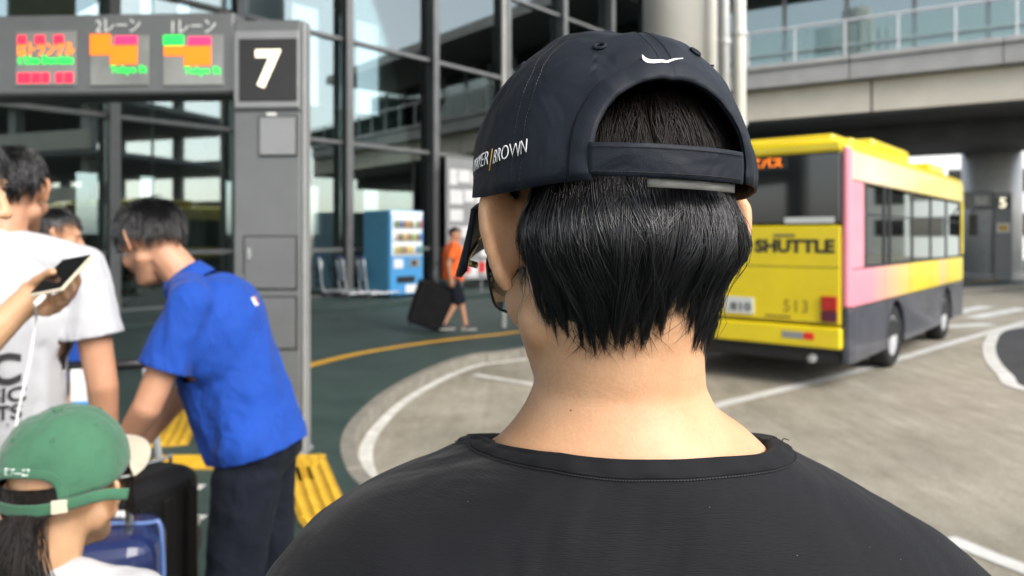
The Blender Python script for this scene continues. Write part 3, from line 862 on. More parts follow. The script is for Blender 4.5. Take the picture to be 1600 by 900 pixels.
# rear
U('rear_panel', (-BW + 0.1, 0.0, 0.73), (BW - 0.1, 0.08, 1.86), 'bus_yellow', bev=0.02)
U('rear_frame', (-BW + 0.1, 0.0, 2.702), (BW - 0.1, 0.085, 2.80), 'bus_yellow', bev=0.02)
for s in (-1, 1):
    mb = MB(); mb.box2((min(s * BW, s * (BW - 0.098)), 0.005, 0.93), (max(s * BW, s * (BW - 0.098)), 0.118, 2.74)); mb.build('corner_post', 'bus_pink', bus, bevel=0.045, seg=4)
    mb = MB(); mb.box2((min(s * BW, s * (BW - 0.098)), 0.012, 0.30), (max(s * BW, s * (BW - 0.098)), 0.135, 0.925)); mb.build('corner_skirt', 'bus_skirt', bus, bevel=0.03, seg=3)
rw = U('rear_window', (-BW + 0.101, 0.012, 1.87), (BW - 0.101, 0.07, 2.70), 'glass_bus', bev=0.04, seg=3)
U('display_board', (-0.62, 0.006, 2.52), (0.46, 0.0115, 2.67), 'print_black', rw, 0.002)
text_obj('display_text', '循環　連絡バス', 0.13, 'led_orange', rw, (-0.05, 0.004, 2.595), (1, 0, 0), (0, 0, 1), 0.001, 0.003, width=0.9)
U('sticker', (0.42, 0.007, 1.885), (0.98, 0.0115, 1.955), 'plate_white', rw, 0.002)
U('sticker', (-0.75, 0.007, 1.90), (-0.35, 0.0115, 2.0), mat('sticker_green', (0.04, 0.25, 0.13), 0.5), rw, 0.002)
U('panel_seam', (-BW + 0.12, -0.003, 1.38), (BW - 0.12, 0.001, 1.388), 'print_black', bev=0)
U('panel_seam', (-BW + 0.12, -0.003, 0.745), (BW - 0.12, 0.001, 0.757), 'print_black', bev=0)
U('latch', (0.3, -0.012, 1.735), (0.55, 0.001, 1.76), 'bus_skirt', bev=0.004)
text_obj('lettering', 'TERMINAL SHUTTLE', 0.20, 'print_black', bus, (-0.02, -0.004, 1.615), (1, 0, 0), (0, 0, 1), 0.002, 0.009, width=2.02)
text_obj('lettering', 'ターミナル連絡バス', 0.11, 'print_black', bus, (-0.55, -0.004, 1.29), (1, 0, 0), (0, 0, 1), 0.002, 0.003, width=0.9)
text_obj('fleet_number', '513', 0.2, mat('print_olive', (0.25, 0.18, 0.02), 0.5), bus, (0.56, -0.004, 0.92), (1, 0, 0), (0, 0, 1), 0.002, 0.0, spacing=1.25, width=0.27)
U('badge', (0.2, -0.008, 0.785), (0.5, 0.001, 0.812), MATS['print_olive'], bev=0.003)
for s in (-1, 1):
    U('tail_light', (s * 0.93 - 0.085, -0.03, 0.9), (s * 0.93 + 0.085, 0.002, 1.06), 'lamp_red', bev=0.01)
    U('tail_light', (s * 0.93 - 0.085, -0.03, 0.77), (s * 0.93 + 0.085, 0.002, 0.895), 'lamp_dark', bev=0.01)
U('bumper', (-BW + 0.08, -0.06, 0.47), (BW - 0.08, 0.03, 0.715), 'bus_yellow', bev=0.03, seg=3)
for s in (-1, 1):
    U('reflector', (s * 0.62 - 0.2, -0.068, 0.56), (s * 0.62 + 0.04, -0.058, 0.64), 'sign_grey_light', bev=0.004)
    U('reflector', (s * 0.62 + 0.045, -0.068, 0.56), (s * 0.62 + 0.16, -0.058, 0.64), mat('reflector_red', (0.7, 0.02, 0.02), 0.3), bev=0.004)
pl = U('number_plate', (-0.30, -0.02, 0.80), (0.06, -0.001, 1.0), 'plate_white', bev=0.006)
text_obj('lettering', '810', 0.13, 'print_black', pl, (-0.1, -0.022, 0.88), (1, 0, 0), (0, 0, 1), 0.001, 0.003, width=0.26)
U('underbody', (-BW + 0.12, 0.08, 0.28), (BW - 0.12, 1.5, 0.419), 'bus_black', bev=0.02)
mb = MB(); mb.cyl((0.72, 0.03, 0.33), (0.72, 0.4, 0.36), 0.05); mb.build('exhaust', 'steel_pale', bus, True)
U('front_panel', (-BW + 0.05, BL - 0.1, 0.3), (BW - 0.05, BL, 1.4), 'bus_yellow', bev=0.04, seg=3)
U('front_window', (-BW + 0.08, BL - 0.09, 1.402), (BW - 0.08, BL - 0.05, 2.68), 'glass_bus', bev=0.02)
for s in (-1, 1):
    U('front_post', (min(s * BW, s * (BW - 0.078)), BL - 0.13, 1.402), (max(s * BW, s * (BW - 0.078)), BL - 0.04, 2.69), 'bus_yellow', bev=0.02)
    U('mirror', (s * 1.3 - 0.08, BL + 0.02, 1.75), (s * 1.3 + 0.08, BL + 0.12, 2.15), 'bus_black', bev=0.03)
    mb = MB(); mb.cyl((s * 1.08, BL - 0.06, 2.5), (s * 1.3, BL + 0.06, 2.16), 0.015, 8); mb.build('mirror_arm', 'bus_black', bus)
for k in range(6):
    for s in (-1, 1):
        U('seat', (s * 0.68 - 0.38, 1.0 + k * 0.95, 0.602), (s * 0.68 + 0.38, 1.12 + k * 0.95, 1.62), 'seat_cloth', bev=0.05)

for y in (1.5, 2.9, 4.3, 5.7):       # joints between the side panels
    for s in (-1, 1):
        U('panel_seam', (min(s * (BW - 0.004), s * (BW + 0.0015)), y - 0.004, 0.95), (max(s * (BW - 0.004), s * (BW + 0.0015)), y + 0.004, 1.34), 'print_black', bev=0)
for k in range(6):                    # engine louvre
    U('louvre_slat', (-0.95, -0.012, 0.98 + 0.035 * k), (-0.45, -0.001, 0.998 + 0.035 * k), 'bus_black', bev=0.002)
for s in (-1, 1):
    U('rub_strip', (min(s * BW, s * (BW + 0.012)), 0.15, 0.927), (max(s * BW, s * (BW + 0.012)), BL - 0.12, 0.945), 'bus_black', bev=0.004)
overlay('bus_skirt', 2.0, (0.7, 0.7, 0.72), (1.25, 1.22, 1.15), (1, 1, 2.5), 8)
overlay('bus_yellow', 1.6, (0.90, 0.89, 0.86), (1.02, 1.02, 1.02), (1, 1, 1), 8)

# ------------------------------------------------------------------ vending machine, carts, notice board by the glass
mat('vend_blue', (0.06, 0.26, 0.42), 0.35, var=0.06)
mat('vend_front', (0.06, 0.30, 0.62), 0.3, var=0.06)
mat('vend_lit', (0.75, 0.82, 0.86), 0.3, emit=0.08)
vc = at(609, 466, 0.1)
vm = thing('vending_machine', 'blue drinks vending machine with lit display against the terminal glass', 'vending machine', (vc.x, vc.y, 0.1), FR)
W, Dp, Hh = 1.1, 1.05, 2.16     # local: x along the facade, -y is the front
def V(name, a, b, m, parent=None, bev=0.01):
    mb = MB(); mb.box2(a, b); return mb.build(name, m, parent or vm, bevel=bev)
V('cabinet', (0, 0.06, 0.05), (W, Dp, Hh), 'vend_blue', bev=0.03)
V('door', (0.01, 0, 0.06), (W - 0.01, 0.058, Hh - 0.01), 'vend_front', bev=0.02)
V('top_sign', (0.03, -0.012, Hh - 0.13), (W - 0.03, -0.001, Hh - 0.03), 'vend_lit')
dv = V('display', (0.06, -0.015, 1.02), (W - 0.06, -0.001, Hh - 0.15), 'vend_lit')
cols = [(0.7, 0.55, 0.1), (0.6, 0.1, 0.08), (0.15, 0.35, 0.15), (0.75, 0.75, 0.7), (0.1, 0.2, 0.5), (0.7, 0.35, 0.08), (0.3, 0.18, 0.1), (0.55, 0.6, 0.2)]
for r in range(3):
    V('shelf', (0.08, -0.05, 1.06 + r * 0.32), (W - 0.08, -0.016, 1.085 + r * 0.32), 'white_plastic', dv, 0.003)
    for k in range(9):
        c = cols[random.randrange(8)]
        mb = MB(); mb.lathe([(0.03, 0), (0.034, 0.01), (0.034, 0.13), (0.028, 0.16), (0.014, 0.19), (0.014, 0.21)], 10, (0.14 + k * 0.103, -0.052, 1.086 + r * 0.32))
        mb.build('sample_bottle', mat('drink_%d' % cols.index(c), c, 0.35, var=0.1), dv, True)
V('price_panel', (0.12, -0.012, 0.72), (0.42, -0.001, 0.95), 'white_plastic')
V('coin_panel', (0.62, -0.02, 0.74), (0.98, -0.001, 0.94), 'sign_grey_light')
V('card_reader', (0.7, -0.03, 0.79), (0.84, -0.021, 0.9), 'black_plastic')
V('delivery_flap', (0.22, -0.022, 0.36), (0.80, -0.001, 0.52), 'black_plastic')
V('decal', (0.5, -0.006, 0.1), (1.02, -0.001, 0.3), 'white_plastic')
for x in (0.1, W - 0.1): V('foot', (x - 0.05, 0.1, 0.0), (x + 0.05, 0.7, 0.049), 'black_plastic')

mat('cart_metal', (0.60, 0.62, 0.65), 0.35, metal=0.6, var=0.1)
mat('cart_panel', (0.42, 0.54, 0.66), 0.4, var=0.1)
def cart(label, px, py, rz):
    loc = at(px, py, 0.1)
    c = thing('luggage_cart', label, 'cart', loc, FR + rz, 'luggage carts parked beside the vending machine')
    mb = MB()
    for s in (-1, 1): mb.tube(spline([(s * 0.24, -0.55, 0.16), (s * 0.26, 0.1, 0.14), (s * 0.27, 0.30, 0.2), (s * 0.27, 0.40, 0.95)], 5), 0.018, 8)
    mb.cyl((-0.27, 0.4, 0.95), (0.27, 0.4, 0.95), 0.02, 8); mb.build('frame', 'cart_metal', c, True)
    for k in range(4):
        mb = MB(); mb.box((0, -0.45 + k * 0.2, 0.17), (0.5, 0.05, 0.02)); mb.build('deck_slat', 'cart_metal', c)
    mb = MB(); mb.box((0, 0.37, 0.68), (0.5, 0.02, 0.46)); mb.build('back_panel', 'cart_panel', c, bevel=0.01)
    mb = MB(); mb.box((0, 0.355, 0.80), (0.4, 0.008, 0.16)); mb.build('advert', 'white_plastic', c)
    mb = MB(); mb.box((0, 0.42, 1.0), (0.56, 0.05, 0.06)); mb.build('handle', mat('cart_handle', (0.02, 0.06, 0.25), 0.4), c, bevel=0.015)
    for (x, y) in ((-0.24, 0.32), (0.24, 0.32), (0, -0.5)):
        mb = MB(); mb.cyl((x - 0.02, y, 0.07), (x + 0.02, y, 0.07), 0.07, 16); mb.build('wheel', 'rubber', c)
    return c
cart('upright silver luggage cart standing nearest the blue vending machine', 588, 466, R(70))
cart('upright silver luggage cart standing second from the vending machine', 556, 466, R(70))
cart('grey luggage cart near the dark glass, third from the vending machine', 528, 463, R(40))
cart('grey luggage cart turned sideways, leftmost beside the sign column', 503, 462, R(10))

nb = thing('notice_board', 'tall board covered with white notices behind the orange-shirted man', 'notice board', F(5.3, 0.75, 0.1), FR)
mb = MB(); mb.box((0, 0.03, 2.0), (3.3, 0.06, 3.5)); mb.build('board', 'sign_grey_light', nb, bevel=0.01)
for x in (-1.5, 1.5):
    mb = MB(); mb.box((x, 0.03, 0.12), (0.08, 0.3, 0.24)); mb.build('foot', 'sign_grey', nb)
mat('paper', (0.62, 0.62, 0.62), 0.7, var=0.06)
pc = ['paper', 'paper', 'paper', 'sign_grey_light', 'paper', 'concrete_column']
for r in range(6):
    x = -1.55
    while x < 1.4:
        w = random.uniform(0.3, 0.6); h = random.uniform(0.26, 0.46)
        if x + w < 1.6 and random.random() < 0.9:
            mb = MB(); mb.box((x + w / 2, -0.006, 0.55 + r * 0.53 + random.uniform(-0.05, 0.05)), (w * 0.88, 0.01, h)); mb.build('notice_sheet', random.choice(pc), nb)
        x += w
for k in range(5):
    mb = MB(); mb.box((random.uniform(-1.4, 1.4), -0.015, random.uniform(0.7, 3.3)), (0.14, 0.006, 0.1)); mb.build('notice_label', random.choice(['tactile_yellow', 'red_plastic']), nb)
br = thing('barrier', 'low grey rail barrier with red and white plates beside vending machine', 'barrier', F(3.0, 2.0, 0.1), FR)
for x in (0, 0.75, 1.5):
    mb = MB(); mb.cyl((x, 0, 0), (x, 0, 0.95), 0.025, 10); mb.build('post', 'sign_grey_light', br)
mb = MB(); mb.cyl((0, 0, 0.95), (1.5, 0, 0.95), 0.025, 10); mb.build('rail', 'sign_grey_light', br)
for k in range(5):
    mb = MB(); mb.box((0.16 + k * 0.29, -0.03, 0.68), (0.26, 0.012, 0.28)); mb.build('plate', ['red_plastic', 'white_plastic'][k % 2], br, bevel=0.01)

# ------------------------------------------------------------------ suitcases, bags
mat('case_black', (0.010, 0.010, 0.011), 0.45, 0.25, var=0.2, bump=0.2, bump_scale=120)
mat('case_navy', (0.012, 0.022, 0.085), 0.32, var=0.15, bump=0.05, bump_scale=120, coat=0.3)
mat('case_navy_light', (0.10, 0.17, 0.38), 0.35, var=0.1)
mat('cloth_black', (0.009, 0.009, 0.010), 0.85, 0.12, var=0.3, bump=0.3, bump_scale=200)
def suitcase(label, loc, rz, size, m, ribs=5, handle=0.0, hm='case_black', rim=None):
    w, d, h = size
    t = thing('suitcase', label, 'suitcase', loc, rz)
    mb = MB(); mb.box((0, 0, 0.07 + h / 2), (w, d, h)); sh = mb.build('shell', m, t, bevel=min(0.06, d * 0.3), seg=4)
    for k in range(ribs):
        x = (k - (ribs - 1) / 2) * w / (ribs + 0.5)
        for s in (-1, 1):
            mb = MB(); mb.box((x, s * (d / 2 + 0.004), 0.07 + h / 2), (w / (ribs + 0.5) * 0.5, 0.012, h * 0.84)); mb.build('rib', m, sh, bevel=0.006)
    mb = MB(); mb.tube([(s * (w / 2 + 0.002), 0, z) for s, z in ((-1, 0.12), (-1, h), )], 0.008, 8); 
    mb = MB()
    pr = [(-w / 2 - 0.003, 0, 0.14), (-w / 2 - 0.003, 0, h - 0.0), (-w / 2 + 0.05, 0, h + 0.071), (w / 2 - 0.05, 0, h + 0.071), (w / 2 + 0.003, 0, h), (w / 2 + 0.003, 0, 0.14)]
    mb.tube(spline(pr, 4), 0.006, 8); mb.build('zip', rim or 'black_plastic', sh, True)
    mb = MB(); mb.tube(spline([(-0.09, 0.0, h + 0.07), (-0.075, 0, h + 0.1), (0.075, 0, h + 0.1), (0.09, 0, h + 0.07)], 5), 0.011, 8); mb.build('grip', hm, t, True)
    if handle:
        hd = thing('h', None, None); bpy.data.objects.remove(hd)
        mb = MB()
        for s in (-1, 1): mb.cyl((s * 0.11, d / 2 - 0.05, h + 0.05), (s * 0.11, d / 2 - 0.05, h + handle), 0.009, 8)
        mb.build('handle_tube', 'chrome', t, True)
        mb = MB(); mb.box((0, d / 2 - 0.05, h + handle + 0.012), (0.27, 0.035, 0.035)); mb.build('handle', 'black_plastic', t, bevel=0.012)
    for sx in (-1, 1):
        for sy in (-1, 1):
            mb = MB(); mb.cyl((sx * (w / 2 - 0.06) - 0.012, sy * (d / 2 - 0.05), 0.032), (sx * (w / 2 - 0.06) + 0.012, sy * (d / 2 - 0.05), 0.032), 0.032, 14); wl = mb.build('wheel', 'rubber', t)
            mb = MB(); mb.box((sx * (w / 2 - 0.06), sy * (d / 2 - 0.05), 0.068), (0.05, 0.04, 0.03)); mb.build('wheel_housing', 'black_plastic', t)
    return t
suitcase('tall black ribbed suitcase standing by the legs of the man in blue', (-1.22, 2.22, 0), R(70), (0.50, 0.30, 0.80), 'case_black', 5, 0.0, 'black_plastic', 'chrome')
suitcase('navy blue suitcase with pale rim beside the green cap', (-1.11, 1.95, 0), R(16), (0.34, 0.26, 0.76), 'case_navy', 0, 0.0, 'steel_pale', 'case_navy_light')
sp0 = at(672, 518); 
s3 = suitcase('black soft suitcase tilted on its wheels behind the orange-shirted man', (sp0.x - 0.10, sp0.y, 0.02), R(20), (0.66, 0.42, 0.74), 'cloth_black', 0, 0.40, 'cloth_black')
s3.rotation_euler = (0, R(17), R(8))
pb = thing('paper_package', 'crumpled white paper package lying on the floor by black trousers', 'package', (-0.95, 2.62, 0.0), R(20))
mb = MB(); mb.box((0, 0, 0.09), (0.3, 0.2, 0.18)); mb.build('packet', 'white_plastic', pb, bevel=0.03, seg=3)
mb = MB(); mb.box((0, -0.03, 0.184), (0.2, 0.1, 0.006)); mb.build('printed_label', 'sign_grey_light', pb)
# luggage trolley handle poking up between the men
tr = thing('luggage_trolley', 'small luggage trolley with black handle and pale plate between the two men', 'trolley', (-1.75, 3.3, 0), R(8))
for s in (-1, 1):
    mb = MB(); mb.tube(spline([(s * 0.2, 0.5, 0.14), (s * 0.22, 0.0, 0.14), (s * 0.2, -0.06, 0.5), (s * 0.14, -0.1, 1.04)], 5), 0.016, 8); mb.build('frame', 'cart_metal', tr, True)
mb = MB(); mb.cyl((-0.2, -0.1, 1.04), (0.26, -0.1, 1.05), 0.024, 10); mb.build('handle', 'black_plastic', tr, True)
mb = MB(); mb.box((-0.1, -0.13, 0.95), (0.10, 0.02, 0.17)); mb.build('plate', 'white_plastic', tr, bevel=0.005)
mb = MB(); mb.box((-0.1, -0.142, 0.885), (0.09, 0.006, 0.03)); mb.build('plate_stripe', 'vend_front', tr)
for k in range(3):
    mb = MB(); mb.box((0, 0.08 + 0.18 * k, 0.15), (0.4, 0.06, 0.02)); mb.build('deck_slat', 'cart_metal', tr)
for (x, y) in ((-0.2, 0.45), (0.2, 0.45), (-0.2, 0.02), (0.2, 0.02)):
    mb = MB(); mb.cyl((x - 0.015, y, 0.06), (x + 0.015, y, 0.06), 0.06, 14); mb.build('wheel', 'rubber', tr)
# ------------------------------------------------------------------ people
mat('skin', (0.54, 0.325, 0.185), 0.48, 0.4, col2=(0.61, 0.385, 0.232), var_scale=22, bump=0.28, bump_scale=520, sss=0.35, sss_rad=(0.012,), detail=8)
overlay('skin', 30.0, (1.0, 0.95, 0.93), (1.01, 1.01, 1.01), (1, 1, 1), 8)
overlay('skin', 9.0, (1.0, 0.94, 0.91), (1.0, 1.02, 1.02), (1, 1, 1), 4)
overlay('skin', 420.0, (0.95, 0.93, 0.92), (1.02, 1.02, 1.02), (1, 1, 1), 2)
mat('skin_tan', (0.46, 0.235, 0.14), 0.5, 0.4, col2=(0.53, 0.285, 0.175), var_scale=16, bump=0.08, bump_scale=300, sss=0.25, sss_rad=(0.01,))
mat('hair_black', (0.0052, 0.0052, 0.0060), 0.30, 0.8, col2=(0.010, 0.0092, 0.0095), var_scale=60)
mat('hair_brown', (0.008, 0.006, 0.0052), 0.45, 0.28, col2=(0.015, 0.0105, 0.009), var_scale=60)
mat('scalp', (0.02, 0.016, 0.014), 0.8, 0.2, var=0.3, var_scale=60)
mat('eye_white', (0.7, 0.68, 0.64), 0.2, 0.5, var=0.05)
mat('gold_metal', (0.55, 0.40, 0.20), 0.25, metal=1.0, var=0.1)
mat('frame_black', (0.012, 0.012, 0.013), 0.3, var=0.2)
fabric('shirt_black', (0.0085, 0.0090, 0.0108), 0.75, weave=700, wstr=0.7, lint=0.22, var=0.12, sheen=0.06, ribs=(0.25, 0.25, 3.0), wrinkle=0.5, wscale=8, spec=0.14)
fabric('collar_black', (0.0088, 0.0092, 0.0108), 0.75, weave=700, wstr=0.4, sheen=0.03, ribs=(3, 3, 0.3), spec=0.14)
fabric('cap_black', (0.0080, 0.0108, 0.0172), 0.6, weave=1500, wstr=0.25, sheen=0.02, wrinkle=0.55, wscale=18, spec=0.22)
fabric('cap_green', (0.045, 0.135, 0.075), 0.85, weave=900, wstr=0.4, sheen=0.2, wrinkle=0.35, wscale=18, var=0.25)
fabric('cap_cream', (0.55, 0.49, 0.37), 0.85, weave=900, wstr=0.4, var=0.08)
fabric('tee_white', (0.46, 0.465, 0.485), 0.85, weave=700, wstr=0.3, var=0.03, wrinkle=0.6, wscale=6, wstretch=(1.6, 1.6, 0.5))
fabric('polo_blue', (0.011, 0.058, 0.32), 0.8, weave=700, wstr=0.3, var=0.08, wrinkle=0.9, wscale=7, sheen=0.05, spec=0.2, wstretch=(1.5, 1.5, 0.6))
fabric('trouser_navy', (0.0085, 0.0105, 0.017), 0.85, weave=600, wstr=0.3, var=0.2, wrinkle=0.7, wscale=8, sheen=0.02, spec=0.12)
fabric('shirt_orange', (0.80, 0.13, 0.018), 0.8, weave=700, wstr=0.3, var=0.08, wrinkle=0.5, wscale=7)
fabric('shirt_grey', (0.22, 0.23, 0.25), 0.8, weave=700, wstr=0.3, wrinkle=0.5, wscale=7)
fabric('shirt_pale', (0.52, 0.52, 0.52), 0.8, weave=700, wstr=0.3, wrinkle=0.5, wscale=7)
mat('thread_dark', (0.010, 0.0105, 0.012), 0.6, var=0.1)
mat('thread_white', (0.78, 0.78, 0.78), 0.6, var=0.04)
mat('thread_gold', (0.62, 0.35, 0.05), 0.5, var=0.1)
mat('webbing', (0.10, 0.095, 0.09), 0.6, col2=(0.26, 0.25, 0.23), var_scale=40, stretch=(1, 1, 6))
mat('shoe', (0.03, 0.03, 0.032), 0.6, var=0.2)
mat('sole', (0.4, 0.4, 0.38), 0.7, var=0.1)

def head_rot(yaw=0.0, pitch=0.0, roll=0.0):
    return Matrix.Rotation(R(yaw), 3, 'Z') @ Matrix.Rotation(-R(pitch), 3, 'X') @ Matrix.Rotation(R(roll), 3, 'Y')
EAR_DZ = [0.0]
def ear_shapes(hc, HR, s, k=1.0):
    """an ear: bowl, lobe and rolled rim, standing out backwards from the side of the head"""
    e = Vector((s * 0.80, -0.60, 0)); u = Vector((0, -0.12, 1)).normalized(); n = e.cross(u).normalized()
    B = Matrix((e, n, u)).transposed()
    o = Vector((s * 0.0735, 0.0, -0.004 + EAR_DZ[0]))
    P = lambda a, z, q=0.0: hc + HR @ ((o + e * a + u * z + n * q) * k)
    rot = HR @ B
    S = [ell(P(0.014, 0.006), (0.0165 * k, 0.0042 * k, 0.026 * k), rot), ell(P(0.010, -0.020), (0.010 * k, 0.0042 * k, 0.013 * k), rot),
         ell(P(0.002, 0.0), (0.012 * k, 0.008 * k, 0.022 * k), rot)]
    rim = [(0.004, 0.026), (0.014, 0.034), (0.026, 0.030), (0.032, 0.018), (0.030, 0.002), (0.024, -0.012), (0.018, -0.024), (0.010, -0.031)]
    Q = [P(a, z, 0.0015 * s) for a, z in rim]
    for i in range(len(Q) - 1): S.append(cap(Q[i], Q[i + 1], 0.0054 * k, 0.0052 * k, 8))
    return S
HEAD_W = [1.0]
def head_shapes(hc, HR, k=1.0, ears=True):
    P = lambda x, y, z: hc + HR @ (Vector((x, y, z)) * k)
    E = lambda c, r: ell(P(*c), tuple(q * k for q in r), HR, 20)
    wx = HEAD_W[0]
    S = [E((0, -0.010, 0.022), (0.0745 * wx, 0.0905, 0.088)), E((0, -0.035, -0.002), (0.066 * wx, 0.062, 0.06)), E((0, 0.032, -0.035), (0.060, 0.060, 0.076)),
         E((0, 0.05, -0.088), (0.042, 0.040, 0.032)), E((0, 0.078, 0.016), (0.048, 0.018, 0.014)), E((0, 0.088, -0.07), (0.022, 0.012, 0.011)),
         E((0, 0.083, -0.102), (0.018, 0.014, 0.013)), cap(P(0, 0.092, 0.0), P(0, 0.112, -0.038), 0.008 * k, 0.012 * k)]
    for s in (-1, 1):
        S += [cap(P(s * 0.052, 0.0, -0.058), P(s * 0.022, 0.066, -0.098), 0.022 * k, 0.02 * k), E((s * 0.04, 0.062, -0.035), (0.024, 0.024, 0.026)), E((s * 0.012, 0.104, -0.042), (0.009, 0.01, 0.008))]
        if ears: S += ear_shapes(hc, HR, s, k)
    return S
def hand_shapes(w, d, n, s, curl=0.5, k=1.0):
    """palm, four fingers and a thumb from wrist w; d to the finger tips, n out of the palm, s = side of the thumb across d x n"""
    d = Vector(d).normalized(); n = Vector(n); n = (n - d * n.dot(d)).normalized(); x = d.cross(n) * s
    B = Matrix((x, n, d)).transposed()
    S = [ell(w + d * 0.05 * k, (0.040 * k, 0.014 * k, 0.05 * k), B), cap(w, w + d * 0.03 * k, 0.024 * k, 0.026 * k)]
    for i, (ox, L) in enumerate(((0.030, 0.072), (0.011, 0.08), (-0.009, 0.074), (-0.028, 0.058))):
        p = w + d * 0.088 * k + x * ox * k; a = 0.25 * curl
        for q, f in enumerate((0.45, 0.31, 0.24)):
            a += curl * (0.55 if q else 0.4)
            t = d * math.cos(a) + n * math.sin(a)
            p2 = p + t * L * f * k; S.append(cap(p, p2, (0.0088 - 0.0006 * q) * k, (0.0084 - 0.0008 * q) * k, 8)); p = p2
    p = w + d * 0.02 * k + x * 0.03 * k
    for t, L in ((x * 0.75 + d * 0.6 + n * 0.2, 0.042), (x * 0.3 + d * 0.9 + n * 0.3, 0.036)):
        p2 = p + t.normalized() * L * k; S.append(cap(p, p2, 0.0115 * k, 0.0095 * k, 8)); p = p2
    return S
STAND = dict(pelvis=(0, 0, 0.95), chest=(0, 0.0, 1.27), neck=(0, -0.01, 1.45), head=(0, 0.03, 1.60),
             shl=(-0.185, 0, 1.40), shr=(0.185, 0, 1.40), ell=(-0.245, -0.01, 1.12), elr=(0.245, -0.01, 1.12), wrl=(-0.25, 0.08, 0.88), wrr=(0.25, 0.08, 0.88),
             hil=(-0.09, 0, 0.92), hir=(0.09, 0, 0.92), knl=(-0.10, 0.02, 0.50), knr=(0.10, 0.02, 0.50), anl=(-0.11, -0.02, 0.09), anr=(0.11, -0.02, 0.09))
def joints(H=1.75, **kw):
    k = H / 1.745; J = {a: Vector(b) * k for a, b in STAND.items()}
    J.update({a: Vector(b) for a, b in kw.items()}); J['k'] = k
    return J
def body_shapes(J, HR, hands=True, ears=True, head=True, hk=1.0, handdir=None):
    k = J['k']; S = head_shapes(J['head'], HR, hk, ears) if head else []
    S += [cap(J['neck'], J['head'] + HR @ Vector((0, -0.02, -0.03)) * hk, 0.056 * k, 0.052 * hk)]
    S += [cap(J['pelvis'], J['chest'], 0.115 * k, 0.125 * k), ell(J['chest'], (0.155 * k, 0.105 * k, 0.17 * k)), ell(J['pelvis'], (0.16 * k, 0.11 * k, 0.10 * k)),
          cap(J['chest'] + Vector((0, 0, 0.05)), J['neck'], 0.09 * k, 0.05 * k)]
    for s, q in (('l', -1), ('r', 1)):
        S += [cap(J['neck'] + Vector((0, 0, -0.012)), J['sh' + s], 0.042 * k, 0.047 * k), cap(J['sh' + s], J['el' + s], 0.048 * k, 0.038 * k), cap(J['el' + s], J['wr' + s], 0.039 * k, 0.026 * k),
              cap(J['hi' + s], J['kn' + s], 0.082 * k, 0.053 * k), cap(J['kn' + s], J['an' + s], 0.053 * k, 0.036 * k),
              cap(J['an' + s] + Vector((0, -0.03, -0.045)) * k, J['an' + s] + Vector((q * 0.02, 0.14, -0.055)) * k, 0.034 * k, 0.03 * k)]
        if hands:
            d = (handdir or {}).get(s, None) or (J['wr' + s] - J['el' + s])
            S += hand_shapes(J['wr' + s], d, Vector((-q, 0.2, 0)), q, 0.5, k)
    return S
def top_shapes(J, sleeve=0.72, w=1.0, hem=0.0, loose=0.012):
    k = J['k']
    S = [ell(J['chest'] + Vector((0, 0, 0.02)), ((0.165 + loose) * k * w, (0.115 + loose) * k * w, 0.19 * k)),
         cap(J['pelvis'] + Vector((0, 0, -0.02 + hem)), J['chest'], (0.128 + loose) * k * w, (0.128 + loose) * k * w), ell(J['pelvis'] + Vector((0, 0, 0.02 + hem)), ((0.16 + loose) * k * w, (0.115 + loose) * k * w, 0.12 * k)),
         cap(J['chest'] + Vector((0, 0, 0.06)), J['neck'] + Vector((0, 0, -0.02)), 0.11 * k, 0.068 * k)]
    for s in 'lr':
        S += [cap(J['neck'] + Vector((0, 0, -0.014)), J['sh' + s], 0.057 * k, 0.058 * k), cap(J['sh' + s], J['sh' + s].lerp(J['el' + s], sleeve), 0.060 * k, (0.056 + loose) * k)]
        S += [cap(J['sh' + s].lerp(J['chest'], 0.25), J['chest'].lerp(J['sh' + s], 0.35), 0.06 * k, 0.08 * k)]
    return S
def top_build(name, J, m, root, sleeve=0.72, w=1.0, hem=0.0, loose=0.012, voxel=0.01, folds=0.012, fs=0.085, hemz=None, smooth=4, hemtilt=-0.1):
    me = melt(top_shapes(J, sleeve, w, hem, loose), voxel, smooth, folds, fs)
    bv = bvh_of(me)
    bm = bmesh.new(); bm.from_mesh(me)
    for s in 'lr':                       # straight open sleeve hems
        A, B = J['sh' + s], J['el' + s]; d = (B - A).normalized(); q = A.lerp(B, sleeve - 0.02)
        fsel = [f for f in bm.faces if (f.calc_center_median() - A).cross(d).length < 0.08 * J['k'] and (f.calc_center_median() - A).dot(d) > (q - A).length - 0.05]
        ed = {e for f in fsel for e in f.edges}; vv_ = {v for f in fsel for v in f.verts}
        bmesh.ops.bisect_plane(bm, geom=fsel + list(ed) + list(vv_), plane_co=q, plane_no=d, clear_outer=True)
    if hemz is not None:
        bmesh.ops.bisect_plane(bm, geom=bm.faces[:] + bm.edges[:] + bm.verts[:], plane_co=(0, 0, hemz), plane_no=(0, hemtilt, -1), clear_outer=True)
    bm.to_mesh(me); bm.free()
    o = obj(name, me, m, root, True)
    so = o.modifiers.new('thick', 'SOLIDIFY'); so.thickness = 0.003; so.offset = -1
    return o, bv
def pant_shapes(J, to=1.0, loose=0.014):
    k = J['k']; S = [ell(J['pelvis'] + Vector((0, 0, 0.01)), ((0.165 + loose / 2) * k, (0.118 + loose / 2) * k, 0.11 * k))]
    for s in 'lr':
        S.append(cap(J['hi' + s], J['kn' + s], (0.088 + loose) * k, (0.062 + loose) * k))
        if to > 0: S.append(cap(J['kn' + s], J['kn' + s].lerp(J['an' + s], to * 0.96), (0.062 + loose) * k, (0.05 + loose) * k))
    return S
